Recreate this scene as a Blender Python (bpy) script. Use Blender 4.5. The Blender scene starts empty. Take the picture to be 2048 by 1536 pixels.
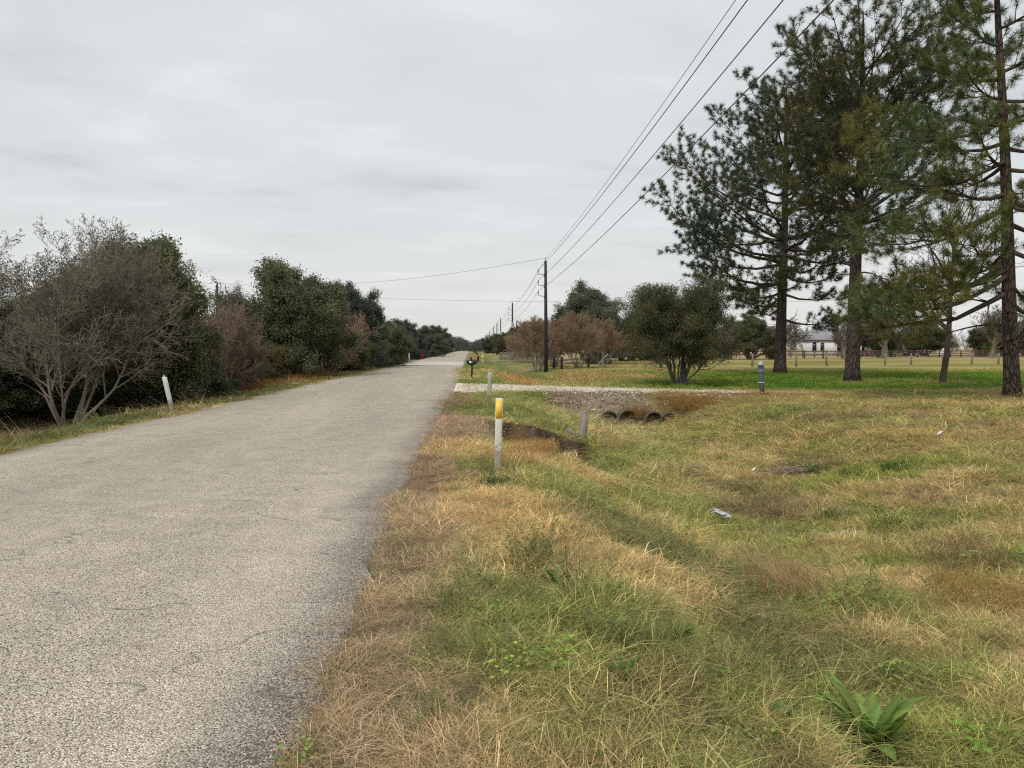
import bpy, math, random
import numpy as np
from mathutils import Vector, Matrix

# ------------------------------------------------------------------ camera, sky, sun, exposure
S = bpy.context.scene
C = S.collection
R = math.radians
CAM_H = 1.6
cam_d = bpy.data.cameras.new('camera')
cam = bpy.data.objects.new('camera', cam_d)
C.objects.link(cam)
cam_d.sensor_width = 36.0
cam_d.lens = 26.72
cam_d.clip_start = 0.05
cam_d.clip_end = 8000
cam.location = (0, 0, CAM_H)
cam.rotation_euler = (R(90 - 2.67), 0, R(-3.16))
S.camera = cam

SUN_EL, SUN_AZ = 48.0, 215.0            # azimuth clockwise from +Y
world = bpy.data.worlds.new('World')
S.world = world
world.use_nodes = True


def build_world():
    nt = world.node_tree
    nt.nodes.clear()
    N, L = nt.nodes, nt.links
    out = N.new('ShaderNodeOutputWorld')
    bg = N.new('ShaderNodeBackground')
    bg.inputs['Strength'].default_value = 0.1
    sky = N.new('ShaderNodeTexSky')
    sky.sky_type = 'NISHITA'
    sky.sun_disc = False
    sky.sun_elevation = R(SUN_EL)
    sky.sun_rotation = R(SUN_AZ)
    tc = N.new('ShaderNodeTexCoord')
    sep = N.new('ShaderNodeSeparateXYZ')
    L.new(tc.outputs['Generated'], sep.inputs[0])

    def mth(op, a, b=None, clamp=False):
        n = N.new('ShaderNodeMath')
        n.operation = op
        n.use_clamp = clamp
        for i, v in enumerate((a, b)):
            if v is None:
                continue
            if hasattr(v, 'links'):
                L.new(v, n.inputs[i])
            else:
                n.inputs[i].default_value = v
        return n.outputs[0]
    z = mth('MAXIMUM', sep.outputs[2], 0.0)
    den = mth('ADD', z, 0.10)
    px = mth('DIVIDE', sep.outputs[0], den)
    py = mth('DIVIDE', sep.outputs[1], den)
    cmb = N.new('ShaderNodeCombineXYZ')
    L.new(mth('MULTIPLY', px, 0.62), cmb.inputs[0])
    L.new(py, cmb.inputs[1])

    def noise(scale, detail, rough, dist=0.0):
        n = N.new('ShaderNodeTexNoise')
        n.inputs['Scale'].default_value = scale
        n.inputs['Detail'].default_value = detail
        n.inputs['Roughness'].default_value = rough
        n.inputs['Distortion'].default_value = dist
        L.new(cmb.outputs[0], n.inputs['Vector'])
        return n.outputs['Fac']
    n1 = noise(0.75, 5, 0.52, 0.6)
    n2 = noise(2.6, 6, 0.55, 0.3)
    f = mth('ADD', mth('MULTIPLY', n1, 0.68), mth('MULTIPLY', n2, 0.32))
    ramp = N.new('ShaderNodeValToRGB')
    cr = ramp.color_ramp
    cr.interpolation = 'EASE'
    cr.elements[0].position = 0.36
    cr.elements[0].color = (0.476, 0.504, 0.520, 1)
    cr.elements[1].position = 0.64
    cr.elements[1].color = (0.660, 0.680, 0.685, 1)
    e = cr.elements.new(0.50)
    e.color = (0.565, 0.592, 0.602, 1)
    L.new(f, ramp.inputs[0])
    # towards the horizon the cloud sheet is seen edge-on: paler and a little warmer
    hz = N.new('ShaderNodeMapRange')
    hz.inputs[1].default_value = 0.0
    hz.inputs[2].default_value = 0.22
    hz.inputs[3].default_value = 0.75
    hz.inputs[4].default_value = 0.0
    hz.interpolation_type = 'SMOOTHSTEP'
    L.new(z, hz.inputs[0])
    mx = N.new('ShaderNodeMix')
    mx.data_type = 'RGBA'
    L.new(hz.outputs[0], mx.inputs[0])
    L.new(ramp.outputs[0], mx.inputs[6])
    mx.inputs[7].default_value = (0.618, 0.614, 0.585, 1)
    sc = N.new('ShaderNodeVectorMath')
    sc.operation = 'SCALE'
    sc.inputs['Scale'].default_value = 10.0
    L.new(mx.outputs[2], sc.inputs[0])
    m2 = N.new('ShaderNodeMix')
    m2.data_type = 'RGBA'
    m2.inputs[0].default_value = 0.96
    L.new(sky.outputs[0], m2.inputs[6])
    L.new(sc.outputs[0], m2.inputs[7])
    L.new(m2.outputs[2], bg.inputs['Color'])
    L.new(bg.outputs[0], out.inputs['Surface'])


build_world()
sun_d = bpy.data.lights.new('sun', 'SUN')
sun_d.energy = 1.5
sun_d.angle = R(13)
sun_d.color = (1.0, 0.955, 0.89)
sun = bpy.data.objects.new('sun', sun_d)
C.objects.link(sun)
_sd = Vector((math.sin(R(SUN_AZ)) * math.cos(R(SUN_EL)), math.cos(R(SUN_AZ)) * math.cos(R(SUN_EL)), math.sin(R(SUN_EL))))
sun.rotation_euler = _sd.to_track_quat('Z', 'Y').to_euler()
vs = S.view_settings
vs.view_transform = 'Standard'
vs.look = 'None'
vs.exposure = 0.35
vs.gamma = 1.0
vs.use_curve_mapping = False
S.cycles.max_bounces = 5
S.cycles.diffuse_bounces = 3
S.cycles.glossy_bounces = 2
S.cycles.transmission_bounces = 2
S.cycles.transparent_max_bounces = 4
S.cycles.use_denoising = False
S.cycles.filter_width = 1.2

# ------------------------------------------------------------------ helpers


def tag(o, label=None, cat=None, group=None, kind=None):
    if label:
        o['label'] = label
    if cat:
        o['category'] = cat
    if group:
        o['group'] = group
    if kind:
        o['kind'] = kind
    return o


def thing(name, label, cat, loc=(0, 0, 0), rz=0.0, group=None):
    o = bpy.data.objects.new(name, None)
    o.empty_display_size = 0.2
    C.objects.link(o)
    o.location = loc
    o.rotation_euler = (0, 0, rz)
    return tag(o, label, cat, group)


def mk(name, V, F, mat, parent=None, smooth=False, tint=None, link=True, uvless=True):
    """V (n,3) array; F list of index arrays (k,3)/(k,4)."""
    V = np.asarray(V, dtype=np.float32)
    if not isinstance(F, list):
        F = [F]
    F = [np.asarray(f, dtype=np.int32) for f in F if len(f)]
    me = bpy.data.meshes.new(name)
    nl = sum(f.size for f in F)
    npoly = sum(len(f) for f in F)
    me.vertices.add(len(V))
    me.vertices.foreach_set('co', V.ravel())
    me.loops.add(nl)
    me.loops.foreach_set('vertex_index', np.concatenate([f.ravel() for f in F]))
    me.polygons.add(npoly)
    tot = np.concatenate([np.full(len(f), f.shape[1], dtype=np.int32) for f in F])
    st = np.concatenate([[0], np.cumsum(tot)[:-1]]).astype(np.int32)
    me.polygons.foreach_set('loop_start', st)
    me.polygons.foreach_set('loop_total', tot)
    if smooth:
        me.polygons.foreach_set('use_smooth', np.ones(npoly, dtype=bool))
    me.update(calc_edges=True)
    if tint is not None:
        a = me.attributes.new('tint', 'FLOAT_COLOR', 'POINT')
        t = np.ones((len(V), 4), dtype=np.float32)
        t[:, :3] = tint
        a.data.foreach_set('color', t.ravel())
    if mat is not None:
        me.materials.append(mat)
    o = bpy.data.objects.new(name, me)
    if link:
        C.objects.link(o)
    if parent is not None:
        o.parent = parent
    return o


class MB:
    """collects simple solids into one mesh"""

    def __init__(s):
        s.v, s.q, s.t, s.n = [], [], [], 0

    def add(s, V, Q=(), T=()):
        V = np.asarray(V, dtype=float)
        if len(Q):
            s.q.append(np.asarray(Q) + s.n)
        if len(T):
            s.t.append(np.asarray(T) + s.n)
        s.v.append(V)
        s.n += len(V)
        return s

    def box(s, c, d, M=None, taper=1.0, bev=0.0):
        x, y, z = (q / 2 for q in d)
        if bev <= 0:
            V = np.array([(sx * x * (taper if sz > 0 else 1), sy * y * (taper if sz > 0 else 1), sz * z)
                          for sz in (-1, 1) for sx, sy in ((-1, -1), (1, -1), (1, 1), (-1, 1))])
            Q = [(3, 2, 1, 0), (4, 5, 6, 7), (0, 1, 5, 4), (1, 2, 6, 5), (2, 3, 7, 6), (3, 0, 4, 7)]
        else:
            b = bev
            ring = [(-x + b, -y), (x - b, -y), (x, -y + b), (x, y - b), (x - b, y), (-x + b, y), (-x, y - b), (-x, -y + b)]
            V, Q = [], []
            lev = [(-z, (x - b) / x), (-z + b, 1), (z - b, 1), (z, (x - b) / x)]
            for zz, k in lev:
                ky = (y - b) / y if k != 1 else 1
                V += [(px * k, py * ky, zz) for px, py in ring]
            for l in range(3):
                for i in range(8):
                    Q.append((l * 8 + i, l * 8 + (i + 1) % 8, l * 8 + 8 + (i + 1) % 8, l * 8 + 8 + i))
            V = np.array(V)
            T = [(0, i + 1, i) for i in range(1, 7)] + [(24, 24 + i, 25 + i) for i in range(1, 7)]
            if M is not None:
                V = V @ np.array(M).T
            return s.add(V + np.array(c), Q, T)
        if M is not None:
            V = V @ np.array(M).T
        return s.add(V + np.array(c), Q)

    def tube(s, P, r, n=8, cap=True):
        P = np.asarray(P, dtype=float)
        r = np.broadcast_to(np.asarray(r, dtype=float), (len(P),))
        d = np.gradient(P, axis=0)
        d /= np.linalg.norm(d, axis=1)[:, None] + 1e-12
        ref = np.array([0, 0, 1.0]) if abs(d[0][2]) < 0.9 else np.array([1.0, 0, 0])
        a = np.cross(d, ref)
        a /= np.linalg.norm(a, axis=1)[:, None] + 1e-12
        b = np.cross(d, a)
        th = np.arange(n) * 2 * math.pi / n
        V = P[:, None, :] + r[:, None, None] * (a[:, None, :] * np.cos(th)[None, :, None] + b[:, None, :] * np.sin(th)[None, :, None])
        V = V.reshape(-1, 3)
        i = np.arange(len(P) - 1)[:, None] * n
        j = np.arange(n)[None, :]
        j2 = (j + 1) % n
        Q = np.stack([i + j2, i + j, i + n + j, i + n + j2], -1).reshape(-1, 4)
        T = []
        if cap:
            m = len(V)
            V = np.vstack([V, P[0], P[-1]])
            T = [(m, k, (k + 1) % n) for k in range(n)] + [(m + 1, m - n + (k + 1) % n, m - n + k) for k in range(n)]
        return s.add(V, Q, T)

    def cyl(s, a, b, r0, r1=None, n=10):
        return s.tube([a, b], [r0, r0 if r1 is None else r1], n)

    def lathe(s, prof, c=(0, 0, 0), n=16):
        P = [(c[0], c[1], c[2] + z) for r, z in prof]
        n0 = len(prof)
        th = np.arange(n) * 2 * math.pi / n
        V = np.array([(c[0] + max(r, 1e-4) * math.cos(t), c[1] + max(r, 1e-4) * math.sin(t), c[2] + z) for r, z in prof for t in th])
        Q = [(i * n + j, i * n + (j + 1) % n, (i + 1) * n + (j + 1) % n, (i + 1) * n + j) for i in range(n0 - 1) for j in range(n)]
        return s.add(V, Q)

    def build(s, name, mat, parent=None, smooth=False, **k):
        F = []
        if s.q:
            F.append(np.vstack(s.q))
        if s.t:
            F.append(np.vstack(s.t))
        return mk(name, np.vstack(s.v), F, mat, parent, smooth, **k)


# numpy value noise -------------------------------------------------
def _hash(ix, iy, seed):
    h = (ix.astype(np.int64) * 374761393 + iy.astype(np.int64) * 668265263 + seed * 1442695041) & 0xFFFFFFFF
    h = ((h ^ (h >> 13)) * 1274126177) & 0xFFFFFFFF
    h = h ^ (h >> 16)
    return (h & 0xFFFFFF) / float(0xFFFFFF)


def vnoise(x, y, seed=0):
    x, y = np.broadcast_arrays(np.asarray(x, float), np.asarray(y, float))
    ix, iy = np.floor(x), np.floor(y)
    fx, fy = x - ix, y - iy
    fx, fy = fx * fx * (3 - 2 * fx), fy * fy * (3 - 2 * fy)
    a, b = _hash(ix, iy, seed), _hash(ix + 1, iy, seed)
    c, d = _hash(ix, iy + 1, seed), _hash(ix + 1, iy + 1, seed)
    return (a * (1 - fx) + b * fx) * (1 - fy) + (c * (1 - fx) + d * fx) * fy


def fbm(x, y, seed=0, o=4, g=0.5):
    s, a, t = 0, 1.0, 0
    for i in range(o):
        s = s + a * vnoise(x * 2 ** i + 17.3 * i, y * 2 ** i - 9.1 * i, seed + i)
        t += a
        a *= g
    return s / t


def sstep(a, b, x):
    t = np.clip((np.asarray(x, float) - a) / (b - a), 0, 1)
    return t * t * (3 - 2 * t)


# ------------------------------------------------------------------ materials
def new_mat(name):
    m = bpy.data.materials.new(name)
    m.use_nodes = True
    nt = m.node_tree
    b = nt.nodes['Principled BSDF']
    b.inputs['Roughness'].default_value = 0.8
    b.inputs['Specular IOR Level'].default_value = 0.25
    return m, nt, b


def attr(nt, name, typ='GEOMETRY'):
    a = nt.nodes.new('ShaderNodeAttribute')
    a.attribute_name = name
    a.attribute_type = typ
    return a


def mixc(nt, fac, a, b, mode='MIX'):
    m = nt.nodes.new('ShaderNodeMix')
    m.data_type = 'RGBA'
    m.blend_type = mode
    for i, v in ((0, fac), (6, a), (7, b)):
        if hasattr(v, 'links'):
            nt.links.new(v, m.inputs[i])
        elif i == 0:
            m.inputs[0].default_value = v
        else:
            m.inputs[i].default_value = tuple(v) + ((1,) if len(v) == 3 else ())
    return m.outputs[2]


def noise_n(nt, scale, detail=4, rough=0.6, vec=None, dist=0.0):
    n = nt.nodes.new('ShaderNodeTexNoise')
    n.inputs['Scale'].default_value = scale
    n.inputs['Detail'].default_value = detail
    n.inputs['Roughness'].default_value = rough
    n.inputs['Distortion'].default_value = dist
    if vec is not None:
        nt.links.new(vec, n.inputs['Vector'])
    return n


def ramp_n(nt, src, stops):
    r = nt.nodes.new('ShaderNodeValToRGB')
    e = r.color_ramp.elements
    e[0].position, e[1].position = stops[0][0], stops[-1][0]
    for i, (p, c) in enumerate(stops):
        q = e[0] if i == 0 else (e[-1] if i == len(stops) - 1 else e.new(p))
        q.color = (c, c, c, 1) if isinstance(c, (int, float)) else tuple(c) + (1,)
    nt.links.new(src, r.inputs[0])
    return r.outputs[0]


def bump_n(nt, b, h, strength=0.5, dist=0.02):
    n = nt.nodes.new('ShaderNodeBump')
    n.inputs['Strength'].default_value = strength
    n.inputs['Distance'].default_value = dist
    nt.links.new(h, n.inputs['Height'])
    nt.links.new(n.outputs[0], b.inputs['Normal'])


def geo_pos(nt):
    return nt.nodes.new('ShaderNodeNewGeometry').outputs['Position']


def obj_co(nt):
    return nt.nodes.new('ShaderNodeTexCoord').outputs['Object']


def scaled(nt, vec, s):
    m = nt.nodes.new('ShaderNodeMapping')
    m.inputs['Scale'].default_value = s
    nt.links.new(vec, m.inputs['Vector'])
    return m.outputs[0]


def mottled(name, c1, c2, scale=6.0, rough=0.75, bump=0.25, stretch=(1, 1, 1), spec=0.25, c3=None, s3=40.0, t3=0.68, bd=0.01):
    """two-tone noise surface, third colour as specks"""
    m, nt, b = new_mat(name)
    co = scaled(nt, obj_co(nt), stretch)
    n = noise_n(nt, scale, 6, 0.65, co)
    f = ramp_n(nt, n.outputs['Fac'], [(0.32, 0.0), (0.68, 1.0)])
    col = mixc(nt, f, c1, c2)
    if c3 is not None:
        n3 = noise_n(nt, s3, 3, 0.5, co)
        col = mixc(nt, ramp_n(nt, n3.outputs['Fac'], [(t3, 0.0), (t3 + 0.05, 1.0)]), col, c3)
    nt.links.new(col, b.inputs['Base Color'])
    b.inputs['Roughness'].default_value = rough
    b.inputs['Specular IOR Level'].default_value = spec
    if bump:
        n2 = noise_n(nt, scale * 5, 4, 0.6, co)
        bump_n(nt, b, n2.outputs['Fac'], bump, bd)
    return m


def leaf_mat(name, col, trans=0.34, rough=0.55, spec=0.3):
    m, nt, b = new_mat(name)
    a = attr(nt, 'tint')
    c = mixc(nt, 1.0, a.outputs['Color'], col, 'MULTIPLY')
    nt.links.new(c, b.inputs['Base Color'])
    b.inputs['Roughness'].default_value = rough
    b.inputs['Specular IOR Level'].default_value = spec
    if trans:
        t = nt.nodes.new('ShaderNodeBsdfTranslucent')
        nt.links.new(c, t.inputs['Color'])
        ms = nt.nodes.new('ShaderNodeMixShader')
        ms.inputs[0].default_value = trans
        nt.links.new(b.outputs[0], ms.inputs[1])
        nt.links.new(t.outputs[0], ms.inputs[2])
        nt.links.new(ms.outputs[0], nt.nodes['Material Output'].inputs['Surface'])
    return m


def blade_mat():
    m, nt, b = new_mat('grass_blades')
    a = attr(nt, 'tint', 'INSTANCER')
    g = attr(nt, 'tint')
    c = mixc(nt, 1.0, a.outputs['Color'], g.outputs['Color'], 'MULTIPLY')
    nt.links.new(c, b.inputs['Base Color'])
    b.inputs['Roughness'].default_value = 0.7
    b.inputs['Specular IOR Level'].default_value = 0.2
    t = nt.nodes.new('ShaderNodeBsdfTranslucent')
    nt.links.new(c, t.inputs['Color'])
    ms = nt.nodes.new('ShaderNodeMixShader')
    ms.inputs[0].default_value = 0.22
    nt.links.new(b.outputs[0], ms.inputs[1])
    nt.links.new(t.outputs[0], ms.inputs[2])
    nt.links.new(ms.outputs[0], nt.nodes['Material Output'].inputs['Surface'])
    return m


def bark_mat(name, dark, light, scale=(9, 9, 2.6), bump=0.9):
    m, nt, b = new_mat(name)
    co = scaled(nt, obj_co(nt), scale)
    v = nt.nodes.new('ShaderNodeTexVoronoi')
    v.feature = 'DISTANCE_TO_EDGE'
    v.inputs['Scale'].default_value = 1.0
    nd = noise_n(nt, 1.2, 3, 0.6, co)
    off = nt.nodes.new('ShaderNodeVectorMath')
    off.operation = 'MULTIPLY_ADD'
    off.inputs[1].default_value = (0.6, 0.6, 0.6)
    nt.links.new(nd.outputs['Color'], off.inputs[0])
    nt.links.new(co, off.inputs[2])
    nt.links.new(off.outputs[0], v.inputs['Vector'])
    edge = ramp_n(nt, v.outputs['Distance'], [(0.02, 0.0), (0.16, 1.0)])
    n = noise_n(nt, 2.0, 6, 0.7, co)
    plate = mixc(nt, n.outputs['Fac'], dark, light)
    col = mixc(nt, edge, tuple(q * 0.55 for q in dark), plate)
    nt.links.new(col, b.inputs['Base Color'])
    b.inputs['Roughness'].default_value = 0.9
    b.inputs['Specular IOR Level'].default_value = 0.1
    bump_n(nt, b, mixc(nt, 0.3, edge, n.outputs['Color']), bump, 0.03)
    return m


M = {}
M['pine_bark'] = bark_mat('pine_bark', (0.05, 0.038, 0.032), (0.15, 0.115, 0.095))
M['grey_bark'] = mottled('grey_bark', (0.13, 0.11, 0.09), (0.24, 0.21, 0.175), 3.0, 0.9, 0.5, (1, 1, 0.4), 0.1)
M['dark_bark'] = mottled('dark_bark', (0.055, 0.045, 0.036), (0.11, 0.09, 0.07), 3.0, 0.9, 0.5, (1, 1, 0.4), 0.1)
M['tan_bark'] = mottled('tan_bark', (0.21, 0.175, 0.135), (0.36, 0.305, 0.24), 3.0, 0.85, 0.3, (1, 1, 0.4), 0.15)
def bark_plain(name, a, b):
    return mottled(name, a, b, 3.0, 0.85, 0.3, (1, 1, 0.4), 0.15)


M['red_twig'] = mottled('red_twig', (0.19, 0.135, 0.100), (0.33, 0.245, 0.19), 2.0, 0.85, 0, (1, 1, 1), 0.1)
M['myrtle_twig'] = mottled('myrtle_twig', (0.24, 0.16, 0.105), (0.37, 0.265, 0.19), 1.5, 0.85, 0, (1, 1, 1), 0.1)
M['leaf_dark'] = leaf_mat('leaf_dark', (0.098, 0.112, 0.056))
M['leaf_mid'] = leaf_mat('leaf_mid', (0.140, 0.150, 0.076))
M['leaf_olive'] = leaf_mat('leaf_olive', (0.155, 0.155, 0.068))
M['leaf_grey'] = leaf_mat('leaf_grey', (0.145, 0.155, 0.105))
M['leaf_blue'] = leaf_mat('leaf_blue', (0.110, 0.126, 0.096))
M['leaf_brown'] = leaf_mat('leaf_brown', (0.135, 0.09, 0.05))
M['needles'] = leaf_mat('needles', (0.082, 0.104, 0.050), 0.15)
M['needles_yellow'] = leaf_mat('needles_yellow', (0.125, 0.155, 0.046), 0.2)
M['weed_leaf'] = leaf_mat('weed_leaf', (0.085, 0.15, 0.03), 0.3)
M['blades'] = blade_mat()
M['straw'] = leaf_mat('straw', (0.50, 0.37, 0.19), 0.25, 0.7, 0.2)
M['white_wood'] = mottled('white_wood', (0.60, 0.58, 0.51), (0.72, 0.70, 0.63), 5, 0.7, 0.3, (3, 3, 0.6), 0.2, (0.16, 0.14, 0.11), 30, 0.71)
M['pale_plastic'] = mottled('pale_plastic', (0.60, 0.60, 0.48), (0.70, 0.70, 0.58), 4, 0.6, 0.15, (2, 2, 1), 0.3, (0.10, 0.09, 0.07), 34, 0.66)


def muddy(m, top=0.10):
    nt = m.node_tree
    b = nt.nodes['Principled BSDF']
    src = b.inputs['Base Color'].links[0].from_socket
    co = obj_co(nt)
    sp = nt.nodes.new('ShaderNodeSeparateXYZ')
    nt.links.new(co, sp.inputs[0])
    n = noise_n(nt, 22, 5, 0.7, co)
    ad = nt.nodes.new('ShaderNodeMath')
    ad.operation = 'MULTIPLY_ADD'
    nt.links.new(n.outputs['Fac'], ad.inputs[0])
    ad.inputs[1].default_value = -0.55
    nt.links.new(sp.outputs[2], ad.inputs[2])
    f = ramp_n(nt, ad.outputs[0], [(0.0, 0.6), (top, 0.0)])
    st = noise_n(nt, 7, 5, 0.7, scaled(nt, co, (5, 5, .5)))
    c = mixc(nt, ramp_n(nt, st.outputs['Fac'], [(0.58, 0.0), (0.78, 0.28)]), src, (0.25, 0.23, 0.17))
    nt.links.new(mixc(nt, f, c, (0.13, 0.10, 0.065)), b.inputs['Base Color'])


M['yellow_sheet'] = mottled('yellow_sheet', (0.96, 0.56, 0.07), (0.98, 0.63, 0.11), 8, 0.4, 0.03, (1, 1, 1), 0.4, (0.62, 0.34, 0.06), 45, 0.72)
M['grey_wood'] = mottled('grey_wood', (0.20, 0.175, 0.15), (0.36, 0.33, 0.29), 4, 0.9, 0.5, (8, 8, 0.8), 0.1)
M['marker_wood'] = mottled('marker_wood', (0.34, 0.33, 0.25), (0.50, 0.49, 0.40), 4, 0.9, 0.4, (8, 8, 0.8), 0.1, (0.12, 0.11, 0.09), 26, 0.68)
M['fence_wood'] = mottled('fence_wood', (0.10, 0.075, 0.06), (0.19, 0.15, 0.12), 3, 0.9, 0.4, (6, 6, 0.8), 0.1)
M['post_wood'] = mottled('post_wood', (0.16, 0.14, 0.12), (0.29, 0.26, 0.22), 3, 0.9, 0.4, (6, 6, 0.8), 0.1)
M['pole_wood'] = mottled('pole_wood', (0.028, 0.027, 0.027), (0.06, 0.056, 0.052), 2, 0.8, 0.4, (6, 6, 0.5), 0.2)
M['black_plastic'] = mottled('black_plastic', (0.016, 0.018, 0.021), (0.032, 0.035, 0.039), 6, 0.5, 0.1, (1, 1, 1), 0.4)
M['black_post'] = mottled('black_post', (0.018, 0.022, 0.028), (0.05, 0.055, 0.06), 5, 0.7, 0.2, (1, 1, 0.5), 0.3)
M['blue_grey_pipe'] = mottled('blue_grey_pipe', (0.075, 0.095, 0.115), (0.14, 0.165, 0.185), 7, 0.6, 0.2, (2, 2, 1), 0.3)
M['pale_metal'] = mottled('pale_metal', (0.38, 0.40, 0.42), (0.50, 0.52, 0.54), 6, 0.5, 0.1, (1, 1, 1), 0.4)
M['insulator'] = mottled('insulator', (0.20, 0.21, 0.22), (0.30, 0.31, 0.32), 6, 0.4, 0, (1, 1, 1), 0.5)
M['wire'] = mottled('wire', (0.035, 0.036, 0.038), (0.06, 0.06, 0.062), 2, 0.6, 0, (1, 1, 1), 0.3)
M['white_paint'] = mottled('white_paint', (0.74, 0.74, 0.72), (0.81, 0.81, 0.79), 3, 0.6, 0.1)
M['sticker'] = mottled('sticker', (0.72, 0.72, 0.70), (0.80, 0.80, 0.78), 9, 0.5, 0)
M['red_plastic'] = mottled('red_plastic', (0.22, 0.010, 0.026), (0.28, 0.016, 0.036), 4, 0.35, 0, (1, 1, 1), 0.5)
M['orange_paint'] = mottled('orange_paint', (0.52, 0.16, 0.06), (0.66, 0.26, 0.13), 4, 0.6, 0.1)
M['roof'] = mottled('roof', (0.26, 0.265, 0.275), (0.34, 0.345, 0.355), 3, 0.9, 0.3)
M['glass_dark'] = mottled('glass_dark', (0.02, 0.025, 0.03), (0.04, 0.045, 0.05), 3, 0.1, 0, (1, 1, 1), 0.6)
M['plastic_bag'] = mottled('plastic_bag', (0.34, 0.32, 0.35), (0.62, 0.60, 0.62), 14, 0.35, 0.3, (1, 1, 1), 0.5)
M['old_concrete'] = mottled('old_concrete', (0.20, 0.175, 0.145), (0.36, 0.32, 0.27), 6, 0.9, 0.5, (1, 1, 1), 0.1)
M['pipe_inside'] = mottled('pipe_inside', (0.03, 0.027, 0.024), (0.06, 0.055, 0.048), 6, 0.9, 0.3)
M['yellow_paint'] = mottled('yellow_paint', (0.62, 0.56, 0.17), (0.72, 0.66, 0.26), 5, 0.6, 0.1)
M['tyre'] = mottled('tyre', (0.02, 0.02, 0.02), (0.035, 0.035, 0.035), 5, 0.8, 0.2)
M['car_paint'] = mottled('car_paint', (0.02, 0.028, 0.04), (0.03, 0.04, 0.055), 2, 0.3, 0, (1, 1, 1), 0.5)


for _k in ('pale_plastic', 'white_wood', 'marker_wood'):
    muddy(M[_k])

# ------------------------------------------------------------------ terrain
def ditch_c(y):
    return np.interp(y, [-5, 2, 6, 11, 18, 26.5, 30, 36, 60, 120], [2.6, 2.9, 3.2, 3.7, 4.7, 5.9, 5.6, 4.4, 3.7, 3.4])


ROAD_R, ROAD_L = -0.70, -7.15


def road_edge_r(y):
    y = np.asarray(y, float)
    base = np.interp(y, [-10, 3, 6, 20, 27, 36, 64, 200], [-0.72, -0.72, -0.78, -0.78, -0.60, -0.52, -0.64, -0.66])
    return base + 0.20 * (fbm(y * 0.9, 3.1, 5, 3) - 0.5) + 0.20 * (fbm(y * 3.8, 7.7, 6, 4) - 0.5)


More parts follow.
